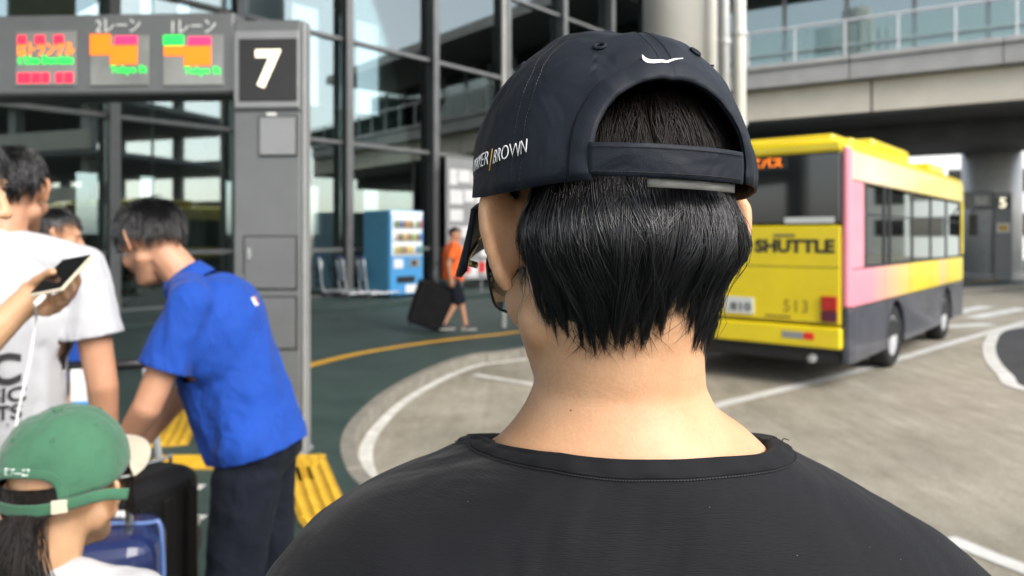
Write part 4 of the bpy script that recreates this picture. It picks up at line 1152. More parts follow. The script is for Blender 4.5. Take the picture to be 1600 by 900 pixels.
def shoe_build(J, root):
    k = J['k']
    for s, q in (('l', -1), ('r', 1)):
        a = J['an' + s]; z0 = a.z - 0.09 * k
        S = [ell((a.x, a.y + 0.02 * k, z0 + 0.055 * k), (0.045 * k, 0.07 * k, 0.05 * k)), ell((a.x + q * 0.012, a.y + 0.10 * k, z0 + 0.045 * k), (0.047 * k, 0.09 * k, 0.038 * k))]
        sh = obj('shoe', melt(S, 0.008, 3), 'shoe', root, True)
        mb = MB(); mb.lathe([(0.05 * k, 0), (0.05 * k, 0.022 * k)], 20, (0, 0, 0))
        mb.v = [(v[0] + a.x + q * 0.006, v[1] * 2.7 + a.y + 0.055 * k, v[2] + z0) for v in mb.v]; mb.build('sole', 'sole', sh)
def short_hair(root, hc, HR, k=1.0, n=2200, length=0.05, m='hair_black', seed=1, low=-0.18, lift=0.35):
    rnd = random.Random(seed); St = []
    rad = Vector((0.0765, 0.097, 0.091)) * k; off = Vector((0, -0.010, 0.022)) * k
    crown = Vector((0.1, -0.45, 0.88)).normalized()
    def ok(d):
        if d.y > 0.25: return d.z > 0.45 - 0.1 * math.sin(d.x * 9)
        if d.y > -0.25: return d.z > 0.05 + 0.2 * (d.y) 
        return d.z > low - 0.25 * min(1, max(0, (-d.y - 0.25) * 2))
    cnt = 0
    while cnt < n:
        d = Vector((rnd.gauss(0, 1), rnd.gauss(0, 1), rnd.gauss(0, 1))).normalized()
        if not ok(d): continue
        cnt += 1
        p = Vector((d.x * rad.x, d.y * rad.y, d.z * rad.z)) + off
        nn = Vector((d.x / rad.x, d.y / rad.y, d.z / rad.z)).normalized()
        cl = Vector(noise.noise_vector(d * 7 + Vector((seed, 0, 0))))
        t = (d - crown) * 1.0 + Vector((0, 0, -0.35)) + cl * 0.75
        t = t - nn * t.dot(nn)
        if t.length < 1e-3: t = nn.orthogonal()
        t.normalize()
        L = length * k * rnd.uniform(0.6, 1.1); P = []
        g = lift * rnd.uniform(0.5, 1.4)
        for i in range(5):
            q = i / 4
            pos = p + t * L * q + nn * (0.002 + L * (g * q - (g + 0.25) * q * q * 0.6)) + cl * 0.004 * q
            # keep outside the skull
            v = pos - off; f = math.sqrt((v.x / rad.x) ** 2 + (v.y / rad.y) ** 2 + (v.z / rad.z) ** 2)
            if f < 1.02: pos = off + v * (1.02 / f)
            P.append(hc + HR @ pos)
        St.append((P, 0.0013 * k * rnd.uniform(0.7, 1.2)))
    # dark under-layer
    mb = MB(); vs = []; fs = []; N, M_ = 28, 18; idx = {}
    for i in range(M_ + 1):
        th = math.pi * i / M_ * 0.78
        for j in range(N):
            a = 2 * math.pi * j / N
            d = Vector((math.sin(th) * math.cos(a), math.sin(th) * math.sin(a), math.cos(th)))
            vs.append(hc + HR @ (Vector((d.x * rad.x, d.y * rad.y, d.z * rad.z)) * 1.012 + off)); idx[(i, j)] = ok(d)
    for i in range(M_):
        for j in range(N):
            j2 = (j + 1) % N
            if all(idx[q] for q in ((i, j), (i, j2), (i + 1, j), (i + 1, j2))): fs.append((i * N + j, i * N + j2, (i + 1) * N + j2, (i + 1) * N + j))
    mb.add(vs, fs)
    h = obj('hair', strand_mesh('hair', St), m, root)
    mb.build('hair_underlayer', m, h, True)
    return h
def eyes(root, hc, HR, k=1.0):
    for s in (-1, 1):
        mb = MB(); _shape(mb, ell(hc + HR @ (Vector((s * 0.031, 0.079, -0.008)) * k), 0.0125 * k)); mb.build('eye', 'eye_white', root, True)
        mb = MB(); mb.box(hc + HR @ (Vector((s * 0.031, 0.0925, 0.016)) * k), (0.034 * k, 0.01, 0.006 * k), HR); mb.build('eyebrow', 'hair_black', root, bevel=0.002)
def glasses(root, hc, HR, k=1.0, metal='frame_black', arm='frame_black', zoff=0.0):
    P = lambda x, y, z: hc + HR @ (Vector((x, y, z + zoff)) * k)
    g = None
    for s in (-1, 1):
        pts = [P(s * (0.036 + 0.029 * a), 0.103 - 0.022 * abs(a + 0.3) ** 2, -0.014 + 0.021 * b) for a, b in ((-0.95, 0.5), (-0.6, 0.95), (0.5, 1.0), (1.0, 0.6), (0.95, -0.4), (0.6, -0.95), (-0.4, -1.0), (-0.9, -0.5))]
        ring = spline(pts, 4, True)
        mb = MB(); mb.tube(ring, 0.0010 * k, 6, True); q = mb.build('glasses', metal, root, True) if g is None else mb.build('rim', metal, g, True)
        if g is None: g = q
        mb = MB(); mb.add(ring, [tuple(range(len(ring)))]); mb.build('lens', 'glass_lens', g)
        mb = MB(); mb.tube(spline([P(s * 0.066, 0.094, 0.0), P(s * 0.074, 0.086, 0.001), P(s * 0.0785, 0.05, 0.002), P(s * 0.0775, 0.02, 0.006), P(s * 0.075, 0.006, 0.008)], 5), 0.0016 * k, 6, flat=(1.5, 0.7)); mb.build('temple', arm, g, True)
    mb = MB(); mb.tube(spline([P(-0.010, 0.104, -0.006), P(0, 0.108, -0.003), P(0.010, 0.104, -0.006)], 4), 0.0013 * k, 6); mb.build('bridge', metal, g, True)
    return g

# --- baseball cap with a rear opening; the frame M has its origin at the middle of the rim, y to the peak, z up
def cap_build(root, M, a, b, h, mmain, mbrim, arch_w, arch_t, seed=0, expo=2.25, brim_len=0.07, brim_tilt=0.35, brim_curve=0.03, wr=0.0016, strap=True, strap_z=(0.003, 0.021), tail=None):
    def cs(phi, t, off=0.0):
        ps = t * math.pi / 2; e = 2 / expo
        r = max(math.cos(ps), 0.0) ** e; z = h * max(math.sin(ps), 0.0) ** e
        x, y = a * r * math.sin(phi), -b * r * math.cos(phi)
        n = Vector((x / a ** 2, y / b ** 2, z / h ** 2 * 0.9 + 1e-6)).normalized()
        p = Vector((x, y, z))
        w = noise.noise(p * 20 + Vector((seed, 3, 1))) * wr + noise.noise(Vector((p.x * 60, p.y * 60, p.z * 38)) + Vector((1, seed, 8))) * wr * 0.4 + noise.noise(p * 130 + Vector((5, seed, 2))) * wr * 0.14
        p.z += (1 - min(1, t * 2.2)) ** 2 * (0.0035 * math.exp(-((abs(phi) - 0.6) / 0.35) ** 2) - 0.0035 * math.exp(-((abs(phi) - 1.5) / 0.5) ** 2))
        # panel seams sink in a little
        sp = ((phi + math.pi) / (math.pi / 3)) % 1.0; dd = min(sp, 1 - sp) * (math.pi / 3) * a * max(r, 0.05)
        w -= 0.0012 * math.exp(-(dd / 0.0028) ** 2)
        return M @ (p + n * (w + off))
    def ta(phi):
        q = abs(phi) / arch_w
        return 0.0 if q >= 1 else arch_t * (1 - q ** 2.6) ** (1 / 2.6)
    # columns dense at the sides of the opening
    ph = sorted(set([round(-math.pi + k * 2 * math.pi / 96, 5) for k in range(96)] + [round(s * arch_w * (1 - 0.5 ** j * 0.3), 5) for s in (-1, 1) for j in range(1, 9)] + [round(s * arch_w, 5) for s in (-1, 1)]))
    rows = 34; vs = []; fs = []; n = len(ph)
    for p in ph:
        t0 = ta(p)
        for j in range(rows + 1):
            vs.append(cs(p, t0 + (1 - t0) * j / rows * 0.999))
    for i in range(n):
        i2 = (i + 1) % n
        for j in range(rows): fs.append((i * (rows + 1) + j, i2 * (rows + 1) + j, i2 * (rows + 1) + j + 1, i * (rows + 1) + j + 1))
    mb = MB(); mb.add(vs, fs); me = mb.mesh('cap')
    c = obj('cap', me, mmain, root, True)
    so = c.modifiers.new('thick', 'SOLIDIFY'); so.thickness = 0.0016; so.offset = -1
    # sweat band inside the rim
    def strip(rows_pts, name, m, thick=0.0012, parent=None, off=1):
        vs = []; fs = []; w = len(rows_pts[0])
        for rr in rows_pts: vs += rr
        for i in range(len(rows_pts) - 1):
            for j in range(w - 1): fs.append((i * w + j, i * w + j + 1, (i + 1) * w + j + 1, (i + 1) * w + j))
        mb = MB(); mb.add(vs, fs); o = mb.build(name, m, parent or c, True)
        s_ = o.modifiers.new('thick', 'SOLIDIFY'); s_.thickness = thick; s_.offset = 0
        return o
    # rim fold
    rim = [[cs(p, t, 0.0011) for t in (0.0, 0.05, 0.1)] for p in [arch_w + 0.005 + k * (2 * math.pi - 2 * arch_w - 0.01) / 90 for k in range(91)]]
    # bound edge of the opening
    def arch_pt(s, o):            # s from -1 to 1 along the opening, o metres outwards
        w = arch_w + o / a; T = arch_t + o / h * 0.72
        q = math.copysign(1 - (1 - abs(s)) ** 2.2, s) if abs(s) > 0 else 0
        return q * w, T * max(0.0, 1 - min(1, abs(q)) ** 2.6) ** (1 / 2.6)
    rowsA = []
    for k in range(81):
        s = -1 + 2 * k / 80
        rowsA.append([cs(*arch_pt(s, o), 0.0012 if 0 < o < 0.011 else 0.0004) for o in (-0.0005, 0.002, 0.006, 0.0105, 0.012)])
    strip(rowsA, 'opening_binding', mmain, 0.0014)
    # peak
    rows_b = []
    for i in range(41):
        u = -1 + 2 * i / 40; ph0 = math.pi - u * R(62)
        base = Vector((a * math.sin(ph0), -b * math.cos(ph0), 0.004))
        L = brim_len * (1 - abs(u) ** 2.6) ** 0.5
        row = []
        for j in range(11):
            v = j / 10
            y = base.y + L * v * math.cos(brim_tilt); z = base.z - L * v * math.sin(brim_tilt) - brim_curve * (u ** 2) * (0.25 + 0.75 * v) * 1.0
            x = base.x * (1 + 0.16 * v * (1 - 0.5 * abs(u)))
            row.append(M @ Vector((x, y, z)))
        rows_b.append(row)
    strip(rows_b, 'peak', mbrim, 0.004)
    # button and eyelets
    mb = MB(); _shape(mb, ell(M @ Vector((0, 0, h + 0.001)), (0.007, 0.007, 0.004), M.to_3x3())); mb.build('button', mmain, c, True)
    for k in range(6):
        p = math.pi / 6 + k * math.pi / 3 + math.pi
        q = cs(p, 0.56, 0.0006); q2 = cs(p + 0.02, 0.56, 0.0006); q3 = cs(p, 0.58, 0.0006)
        ux, uy = (q2 - q).normalized(), (q3 - q).normalized()
        mb = MB(); mb.tube([q + ux * 0.0032 * math.cos(t) + uy * 0.0032 * math.sin(t) for t in [2 * math.pi * j / 14 for j in range(14)]], 0.0011, 6, True); mb.build('eyelet', mmain, c, True)
    # raised seam tapes with stitches
    for k in range(6):
        p = -math.pi + k * math.pi / 3
        t0 = ta(p) + 0.06 if abs(p) < arch_w else 0.02
        if p < -3.1: continue
        for o in (-0.0035, 0.0035):
            mb = MB(); st = []
            L = 60
            for j in range(L):
                t = t0 + (0.97 - t0) * j / L
                r = max(0.15, math.cos(t * math.pi / 2))
                A_, B_ = cs(p + o / (a * r), t, 0.0001), cs(p + o / (a * r), t + (0.97 - t0) / L * 0.6, 0.0001)
                mb.tube([A_, B_], 0.00026, 4)
            mb.build('seam_stitching', 'thread_dark' if mmain == 'cap_black' else mmain, c)
    if strap:
        z0, z1 = strap_z
        def sp_pt(x, z, off):
            q = max(-1, min(1, x / a)); y = -b * math.sqrt(max(0.0, 1 - q * q))
            return M @ (Vector((x, y, z)) + Vector((q / a, -math.sqrt(1 - q * q) / b, 0)).normalized() * off)
        xw = a * math.sin(arch_w)
        rs = []
        for i in range(41):
            x = -xw - 0.001 + (2 * xw - 0.004) * i / 40
            sl = -0.003 * i / 40
            rs.append([sp_pt(x, z0 + sl + (z1 - z0) * v, 0.0012 + 0.0008 * math.sin(v * math.pi)) for v in (0, 0.12, 0.35, 0.65, 0.88, 1)])
        sb = strip(rs, 'strap', mmain, 0.0022)
        mb = MB()
        for zz in (z0 + 0.0022, z1 - 0.0022):
            for i in range(52):
                x = -xw + (2 * xw - 0.006) * i / 52; sl = -0.003 * i / 52
                mb.tube([sp_pt(x, zz + sl, 0.0032), sp_pt(x + 0.0011, zz + sl, 0.0032)], 0.00028, 4)
        mb.build('stitching', 'thread_dark' if mmain == 'cap_black' else mmain, sb)
        if tail:
            rs = []
            for i in range(25):
                x = -xw * 0.42 + xw * 1.25 * i / 24
                rs.append([sp_pt(x, z0 - 0.006 - 0.002 * i / 24 + 0.006 * v, -0.0012) for v in (0, 0.5, 1)])
            strip(rs, 'strap_end', 'webbing', 0.001, sb)
    return c, cs
# ------------------------------------------------------------------ the man in the black cap, in front
HX, HY = 0.067, 0.49
hero = thing('person', 'person in black cap and black collarless shirt seen close from behind', 'person', (HX, HY, 0))
HRm = head_rot(16, 14); HEAD_W[0] = 0.91
HC = Vector((0, 0.008, 1.60)); HK = 0.945
neck_rings = [(0.004, 0.004, 1.36, 0.16, 0.085, 2.2), (0.004, 0.002, 1.42, 0.125, 0.078, 2.2), (0.004, 0.0, 1.45, 0.104, 0.077, 2.2), (0.010, 0.0, 1.463, 0.089, 0.071, 2.2), (0.009, 0, 1.475, 0.077, 0.064, 2.1), (0.004, 0, 1.488, 0.063, 0.058, 2.0),
              (0.004, 0.002, 1.502, 0.0565, 0.056, 2.0), (0.003, 0.001, 1.53, 0.0555, 0.060, 2.0), (0.002, -0.004, 1.556, 0.0575, 0.0655, 2.0), (0.001, -0.008, 1.58, 0.0585, 0.070, 2.0), (0, -0.010, 1.605, 0.0595, 0.074, 2.0), (0, -0.008, 1.635, 0.054, 0.070, 2)]
JH = joints(1.745, chest=(0, 0, 1.22), neck=(0, 0, 1.40), head=HC, shl=(-0.165, 0, 1.355), shr=(0.165, 0, 1.355),
            ell=(-0.25, 0.03, 1.10), elr=(0.25, 0.03, 1.10), wrl=(-0.12, 0.26, 1.12), wrr=(0.12, 0.26, 1.12))
bs = [s for s in body_shapes(JH, HRm, True, True, True, HK)]
bs = [s for s in bs if not (s[0] == 'c' and (s[1] - JH['neck']).length < 1e-6 and (s[2] - JH['shl']).length > 0.02 and (s[2] - JH['shr']).length > 0.02)]
bme = melt(bs + [loft(neck_rings)], 0.003, 7)
hero_body = obj('body', bme, 'skin', hero, True)
sk = [s for s in body_shapes(JH, HRm, False, False, True, HK) if s[0] == 'e' or (s[1].z > 1.42)] + [loft(neck_rings)]
skull = bvh_of(melt(sk, 0.003, 7)); HEAD_W[0] = 1.0
for (px, py) in ((803, 529), (892, 641)):       # small moles on the neck
    dr = Vector(((px - 800) / F_PX, 1, (HOR - py) / F_PX)).normalized(); og = Vector((0, 0, CAM_H)) - Vector((HX, HY, 0))
    h_ = bvh_of(bme).ray_cast(og, dr) if (px, py) == (803, 529) else hb_.ray_cast(og, dr)
    if (px, py) == (803, 529): hb_ = bvh_of(bme)
    if h_[0]:
        mb = MB(); _shape(mb, ell(h_[0], (0.0006, 0.0006, 0.0006), None, 8)); mb.build('mole', mat('mole', (0.20, 0.09, 0.06), 0.6), hero_body, True)
# shirt
sx = 0.004
ring = [(0.90, 0.175, 0.118, 0), (1.05, 0.178, 0.12, 0), (1.18, 0.19, 0.124, 0), (1.27, 0.212, 0.126, 0), (1.32, 0.234, 0.124, 0), (1.355, 0.246, 0.119, 0.004), (1.378, 0.238, 0.1145, 0.004),
        (1.410, 0.206, 0.106, -0.002), (1.433, 0.169, 0.098, -0.004), (1.452, 0.127, 0.0905, 0.003), (1.462, 0.099, 0.085, 0.009), (1.474, 0.083, 0.077, 0.011), (1.488, 0.075, 0.07, 0.011)]
shs = [loft([(sx + dx, 0, z, rx, ry, 2.25) for z, rx, ry, dx in ring], 56)]
for s in (-1, 1): shs.append(cap((sx + s * 0.188, 0.0, 1.345), (s * 0.245, 0.025, 1.13), 0.056, 0.06))
sme = melt(shs, 0.005, 5, 0.006, 0.07)
sbvh = bvh_of(sme)
def zcut(y): return 1.475 - max(0.0, min(0, y) + 0.075) * 0.13 - max(0.0, y - 0.005) * 0.30
bm = bmesh.new(); bm.from_mesh(sme)
bmesh.ops.delete(bm, geom=[v for v in bm.verts if v.co.z > zcut(v.co.y)], context='VERTS')
bm.to_mesh(sme); bm.free()
shirt = obj('shirt', sme, 'shirt_black', hero, True)
def shirt_pt(ang, z):
    d = Vector((math.sin(ang), -math.cos(ang), 0)); o = Vector((sx, 0, z)) + d * 0.5
    h = sbvh.ray_cast(o, -d)
    return (h[0], h[1]) if h[0] else (Vector((sx, 0, z)) + d * 0.1, d)
def collar_edge(an, zc, width=0.0088):
    p1, n1 = shirt_pt(an, zc - 0.001); lo, hi = 0.0, width
    for _ in range(9):
        md = (lo + hi) / 2; p0, n0 = shirt_pt(an, zc - 0.001 - md)
        if (p0 - p1).length > width: hi = md
        else: lo = md
    return p0, n0, p1, n1
rowsC = []; NC = 240
for i in range(NC + 1):
    an = 2 * math.pi * i / NC
    y_ = -math.cos(an) * 0.09; zc = zcut(y_)
    rib = 0.00035 * math.sin(an * 115) + 0.0006 * math.sin(an * 9 + 1) + 0.0004 * math.sin(an * 23)
    p0, n0, p1, n1 = collar_edge(an, zc)
    p_in = p1 + Vector((-math.sin(an), math.cos(an), 0)) * 0.0085 + Vector((0, 0, -0.0015))
    row = []
    for v in (0, 0.06, 0.3, 0.55, 0.8, 0.95):
        nn = n0.lerp(n1, v).normalized()
        row.append(p0.lerp(p1, v) + nn * (0.0006 + 0.0013 * math.sin(min(1, v * 1.15 + 0.1) * math.pi * 0.8) + rib * min(1, v * 4)))
    row.append(p1 + Vector((0, 0, 0.0018)) + n1 * 0.0006); row.append(p_in + Vector((0, 0, 0.0008))); row.append(p_in - Vector((0, 0, 0.006)))
    rowsC.append(row)
mb = MB(); w = len(rowsC[0]); vs = [p for r_ in rowsC[:-1] for p in r_]
fs = [(i * w + j, i * w + j + 1, ((i + 1) % NC) * w + j + 1, ((i + 1) % NC) * w + j) for i in range(NC) for j in range(w - 1)]
mb.add(vs, fs); collar = mb.build('collar', 'collar_black', shirt, True)
mb = MB()
for i in range(300):
    an = 2 * math.pi * i / 300; 
    P_ = []
    for q in (0, 0.55):
        a2 = an + q * 2 * math.pi / 300; zc = zcut(-math.cos(a2) * 0.09)
        p0, n0, _a, _b = collar_edge(a2, zc, 0.0101); P_.append(p0 + n0 * 0.0009)
    mb.tube(P_, 0.00045, 4)
mb.build('stitching', 'thread_dark', collar)
for (x, y, z, sg) in ((-0.094, 0.0, 1.466, -1), (0.110, 0.0, 1.464, 1)):     # loose threads at the shoulder seams
    mb = MB(); mb.tube(spline([(x, y, z - 0.004), (x + sg * 0.002, y - 0.002, z + 0.0025), (x + sg * 0.0055, y - 0.003, z + 0.002)], 5), 0.00035, 5); mb.build('loose_thread', 'thread_dark', collar)
trs = obj('trousers', melt(pant_shapes(JH), 0.01, 3), 'trouser_navy', hero, True)
shoe_build(JH, hero)
eyes(hero, HC, HRm, HK)
glasses(hero, HC, HRm, 1.06, 'frame_black', 'gold_metal', 0.002)
# cap
CM = Matrix.Translation((-0.0045, 0.0, 1.628)) @ Matrix.Rotation(R(16), 4, 'Z') @ Matrix.Rotation(R(1.0), 4, 'X')
hcap, hcs = cap_build(hero, CM, 0.0895, 0.102, 0.103, 'cap_black', 'cap_black', R(31), 0.36, seed=2, brim_len=0.080, brim_tilt=0.46, brim_curve=0.056, tail=True, strap_z=(0.006, 0.0235), wr=0.0034)
hcap['label'] = 'black cap with white swoosh, lettering and rear opening'
# emblem: a swoosh outline wrapped onto the cap above the opening
def wrap(u, v, phi0, t0, off, tilt=0.0):       # metres on the cloth -> cap surface
    c_, s_ = math.cos(tilt), math.sin(tilt); u, v = u * c_ - v * s_, u * s_ + v * c_
    t = t0 + v / 0.150; r = max(0.2, math.cos(max(0, t) * math.pi / 2)) ** (2 / 2.25)
    return hcs(phi0 + u / (0.101 * r), max(0, t), off)
up_ = spline([(-0.93, 0.62, 0), (-0.87, 0.30, 0), (-0.74, 0.06, 0), (-0.55, -0.06, 0), (-0.3, -0.07, 0), (0.0, -0.01, 0), (0.35, 0.07, 0), (0.7, 0.16, 0), (1.0, 0.30, 0)], 4)
lo_ = spline([(-0.95, 0.60, 0), (-1.0, 0.10, 0), (-0.95, -0.22, 0), (-0.80, -0.42, 0), (-0.52, -0.50, 0), (-0.2, -0.40, 0), (0.25, -0.20, 0), (0.65, 0.02, 0), (1.0, 0.22, 0)], 4)
mb = MB(); vs = []
for a_, b_ in zip(up_, lo_):
    for q in (0, 0.5, 1):
        p = a_.lerp(b_, q); vs.append(wrap(p.x * 0.0134, p.y * 0.0062, R(-1.5), 0.44, 0.0018, R(2)))
mb.add(vs, [(i * 3 + j, i * 3 + j + 1, i * 3 + j + 4, i * 3 + j + 3) for i in range(len(up_) - 1) for j in range(2)])
me = mb.mesh('emblem')
em = obj('emblem', me, 'thread_white', hcap); so = em.modifiers.new('t', 'SOLIDIFY'); so.thickness = 0.0006; so.offset = 0
def cap_text(txt, size, phi0, t0, m, tilt=0.0, width=None, offs=0.0):
    me = text_mesh(txt, size, 0, offs)
    xs = [v.co.x for v in me.vertices]; sx_ = (width / (max(xs) - min(xs))) if width else 1
    for v in me.vertices: v.co = wrap(v.co.x * sx_, v.co.y, phi0, t0, 0.0014, tilt)
    o = obj('lettering', me, m, hcap); s_ = o.modifiers.new('t', 'SOLIDIFY'); s_.thickness = 0.0003; s_.offset = 0
    return o
cap_text('MAYER', 0.0104, R(-85.0), 0.100, 'thread_white', R(5), 0.029, -0.00015)
cap_text('BROWN', 0.0104, R(-63.5), 0.112, 'thread_white', R(5), 0.0295, -0.00015)
cap_text('|', 0.0115, R(-74.4), 0.107, 'thread_gold', R(5), 0.0008, 0.0002)

# hair
def hair_pt(phi, z, off):
    yaw = R(14); a2 = phi
    d = Vector((math.sin(a2), -math.cos(a2), 0)); d = Matrix.Rotation(yaw, 3, 'Z') @ d
    ax = Vector((0, 0.006, z)); h = skull.ray_cast(ax + d * 0.3, -d)
    p = h[0] if h[0] else ax + d * 0.06
    n = h[1] if h[0] else d
    n = (n + d * 0.6).normalized()
    return p + n * off
rnd = random.Random(5)
pe = [-82, -72, -66, -58, -48, -36, -22, -12, -4, 4, 10, 20, 32, 44, 56, 68, 80, 92]
ze = [1.606, 1.592, 1.576, 1.556, 1.544, 1.541, 1.542, 1.549, 1.546, 1.557, 1.560, 1.552, 1.541, 1.545, 1.536, 1.533, 1.548, 1.575]
SA = []
NCL = 270
def inside(z, off):                  # hair pressed flat where the cap covers it
    return off * smoothstep(1.642, 1.585, z) + 0.0035 * smoothstep(1.57, 1.60, z)
for c in range(NCL):
    f = (c + rnd.uniform(0, 1)) / NCL
    ph0 = lerp(-60, 61, f)
    fld = noise.noise(Vector((ph0 * 0.045, 3.1, 0))) * 9
    layer = rnd.uniform(0, 1) ** 1.25
    drift = interp(ph0, [-70, -40, -10, 5, 30, 80], [5, 6, 4, -5, 6, -4]) + fld + rnd.gauss(0, 7)
    zend = interp(ph0 + drift * 0.8, pe, ze) + rnd.choice((0.0, 0.003, 0.010, 0.022, -0.006)) + rnd.gauss(0, 0.005)
    if layer > 0.55: zend += rnd.uniform(0.004, 0.026)
    off0 = (0.002 + 0.005 * layer) * interp(abs(ph0), [40, 62, 80], [1, 0.75, 0.4])
    sidef = interp(abs(ph0), [15, 40, 65], [1, 0.45, 0.1]); cl_pull = rnd.uniform(0.72, 0.97); amp = rnd.gauss(0, 0.0017); shf = rnd.uniform(0, 1.5); bend = rnd.gauss(0, 5); wid = rnd.uniform(1.3, 3.4); z00 = 1.648 if rnd.random() < 0.75 else rnd.uniform(1.622, 1.645)
    for k in range(int(rnd.uniform(46, 66) * (0.6 + wid * 0.25))):
        dphi = rnd.gauss(0, wid); doff = rnd.gauss(0, 0.0016); dz = abs(rnd.gauss(0, 0.005)) * (1 if rnd.random() < 0.8 else -0.4)
        stray = rnd.random() < 0.02; g1 = rnd.gauss(0, 6); g2 = rnd.gauss(0, 0.3)
        P = []; N = 10
        for i in range(N):
            s = i / (N - 1)
            z = lerp(z00, zend + dz, s)
            pull = cl_pull * s ** 1.2 * (0.3 if stray else 1)
            ph = ph0 + drift * s ** 1.3 + dphi * (1 - pull) + bend * math.sin(s * math.pi) * 0.6 + (g1 * s * s if stray else 0) + g2 * math.sin(s * 5 + dphi)
            off = (off0 + doff) * (1 - 0.6 * s ** 3) + 0.0012 * math.sin(s * math.pi) + amp * math.sin(s * 4.5 + shf) * min(1, s * 3) + 0.008 * layer * sidef * smoothstep(0.25, 0.8, s) * (1 - 0.45 * s * s) + (0.004 * s if stray else 0)
            P.append(hair_pt(R(ph), z, max(0.0006, inside(z, off))))
        SA.append((P, 0.00034 * rnd.uniform(0.7, 1.15)))
# sideburn strands in front of the ears, and fine hairs on the nape
for k in range(260):
    sgn = rnd.choice((-1, 1)); ph0 = sgn * rnd.uniform(98, 128); ze_ = 1.560 + rnd.uniform(0, 0.03) + abs(abs(ph0) - 112) * 0.0006
    P = [hair_pt(R(ph0 + rnd.gauss(0, 0.8) - sgn * 4 * s), lerp(1.64, ze_, s), 0.001 + 0.003 * (1 - s) + 0.002 * math.sin(3 * s)) for s in [i / 7 for i in range(8)]]
    SA.append((P, 0.0004))
for k in range(420):
    ph0 = rnd.uniform(-45, 62); z0 = interp(ph0, pe, ze) + rnd.uniform(-0.006, 0.022); L = rnd.uniform(0.006, 0.016); dr = rnd.gauss(0, 6)
    P = [hair_pt(R(ph0 + dr * s), z0 - L * s, 0.0004 + 0.0016 * s * rnd.uniform(0.2, 1)) for s in (0, 0.35, 0.7, 1)]
    SA.append((P, 0.00016))
hair = obj('hair', strand_mesh('hair', SA), 'hair_black', hero)
# hair seen through the rear opening of the cap
SBr = []
for c in range(70):
    ph0 = lerp(-44, 44, (c + rnd.random()) / 70); dr = rnd.gauss(0, 5) + ph0 * 0.12; off0 = rnd.uniform(0.003, 0.0085); pull = rnd.uniform(0.3, 0.8); wv = rnd.gauss(0, 2.4)
    for k in range(rnd.randint(26, 40)):
        dphi = rnd.gauss(0, 2.2); zt = 1.706 - rnd.uniform(0, 0.008); P = []
        ze_ = 1.628 + rnd.uniform(0, 0.014); f2 = rnd.uniform(0, 6.28)
        for i in range(9):
            s = i / 8
            ph = ph0 + dr * s + dphi * (1 - pull * s) + wv * math.sin(s * 5 + f2 * 0.3)
            P.append(hair_pt(R(ph), lerp(zt, ze_, s), off0 + 0.0015 * math.sin(s * 3 + f2) + 0.001))
        SBr.append((P, 0.00038 * rnd.uniform(0.7, 1.1)))
obj('crown_hair', strand_mesh('crown_hair', SBr), 'hair_brown', hair)
# close under-layer so that no bare scalp shows between strands
vs = []; fs = []; NP, NZ = 70, 16
for i in range(NP + 1):
    ph = lerp(-60, 61, i / NP); z1 = interp(ph, pe, ze) + 0.008 + 0.014 * math.exp(-((ph - 6) / 10) ** 2)
    for j in range(NZ + 1):
        z = lerp(z1, 1.71, j / NZ); vs.append(hair_pt(R(ph), z, 0.0006 + 0.0016 * min(1, j / 4)))
for i in range(NP):
    for j in range(NZ): fs.append((i * (NZ + 1) + j, (i + 1) * (NZ + 1) + j, (i + 1) * (NZ + 1) + j + 1, i * (NZ + 1) + j + 1))
mb = MB(); mb.add(vs, fs); mb.build('hair_underlayer', 'hair_black', hair, True)
# ------------------------------------------------------------------ man in the white T-shirt, left
tp = pt(4, 300, 1.95)
J = joints(1.80, head=(0.01, 0.04, 1.725), neck=(0, -0.01, 1.59), chest=(0, 0, 1.37), shl=(-0.19, 0, 1.515), shr=(0.19, 0, 1.515), elr=(0.24, -0.005, 1.20), wrr=(0.23, 0.09, 0.93))
tee = thing('person', 'person in white printed T-shirt standing with back turned at the left edge', 'person', (tp.x, tp.y, 0), R(14))
hr = head_rot(-4, 8)
obj('body', melt(body_shapes(J, hr), 0.006, 4), 'skin_tan', tee, True)
tshirt, tb = top_build('tshirt', J, 'tee_white', tee, 0.60, 1.0, -0.06, 0.018, 0.008, 0.011, 0.09, 0.86, 5)
obj('trousers', melt(pant_shapes(J), 0.012, 3), 'trouser_navy', tee, True)
shoe_build(J, tee); eyes(tee, J['head'], hr)
short_hair(tee, J['head'], hr, 1.0, 2600, 0.045, 'hair_black', 3)
def print_on(bvh, txt, size, x, z, m, parent, width=None, bold=0.002):
    me = text_mesh(txt, size, 0, bold)
    bm = bmesh.new(); bm.from_mesh(me); bmesh.ops.triangulate(bm, faces=bm.faces[:])
    for _ in range(4):
        ed = [e for e in bm.edges if e.calc_length() > 0.006]
        if ed: bmesh.ops.subdivide_edges(bm, edges=ed, cuts=1); bmesh.ops.triangulate(bm, faces=bm.faces[:])
    xs = [v.co.x for v in bm.verts]; k = width / (max(xs) - min(xs)) if width else 1
    for v in bm.verts:
        h = bvh.ray_cast(Vector((x + v.co.x * k, -1, z + v.co.y)), Vector((0, 1, 0)))
        v.co = (h[0] + h[1] * 0.005) if h[0] else Vector((x + v.co.x * k, -0.1, z))
    bm.to_mesh(me); bm.free()
    return obj('print', me, m, parent)
def tl(px, py, D=1.85): q = pt(px, py, D); return q.x - tp.x - 0.055, q.z
mat('ink_black', (0.025, 0.025, 0.027), 0.8, var=0.2)
mat('ink_grey', (0.2, 0.2, 0.21), 0.8, var=0.2)
x, z = tl(30, 577); print_on(tb, 'C', 0.105, x, z, 'ink_black', tshirt, 0.058, 0.003)
x, z = tl(14, 616); print_on(tb, 'BASIC', 0.050, x, z, 'ink_black', tshirt, 0.125, 0.0012)
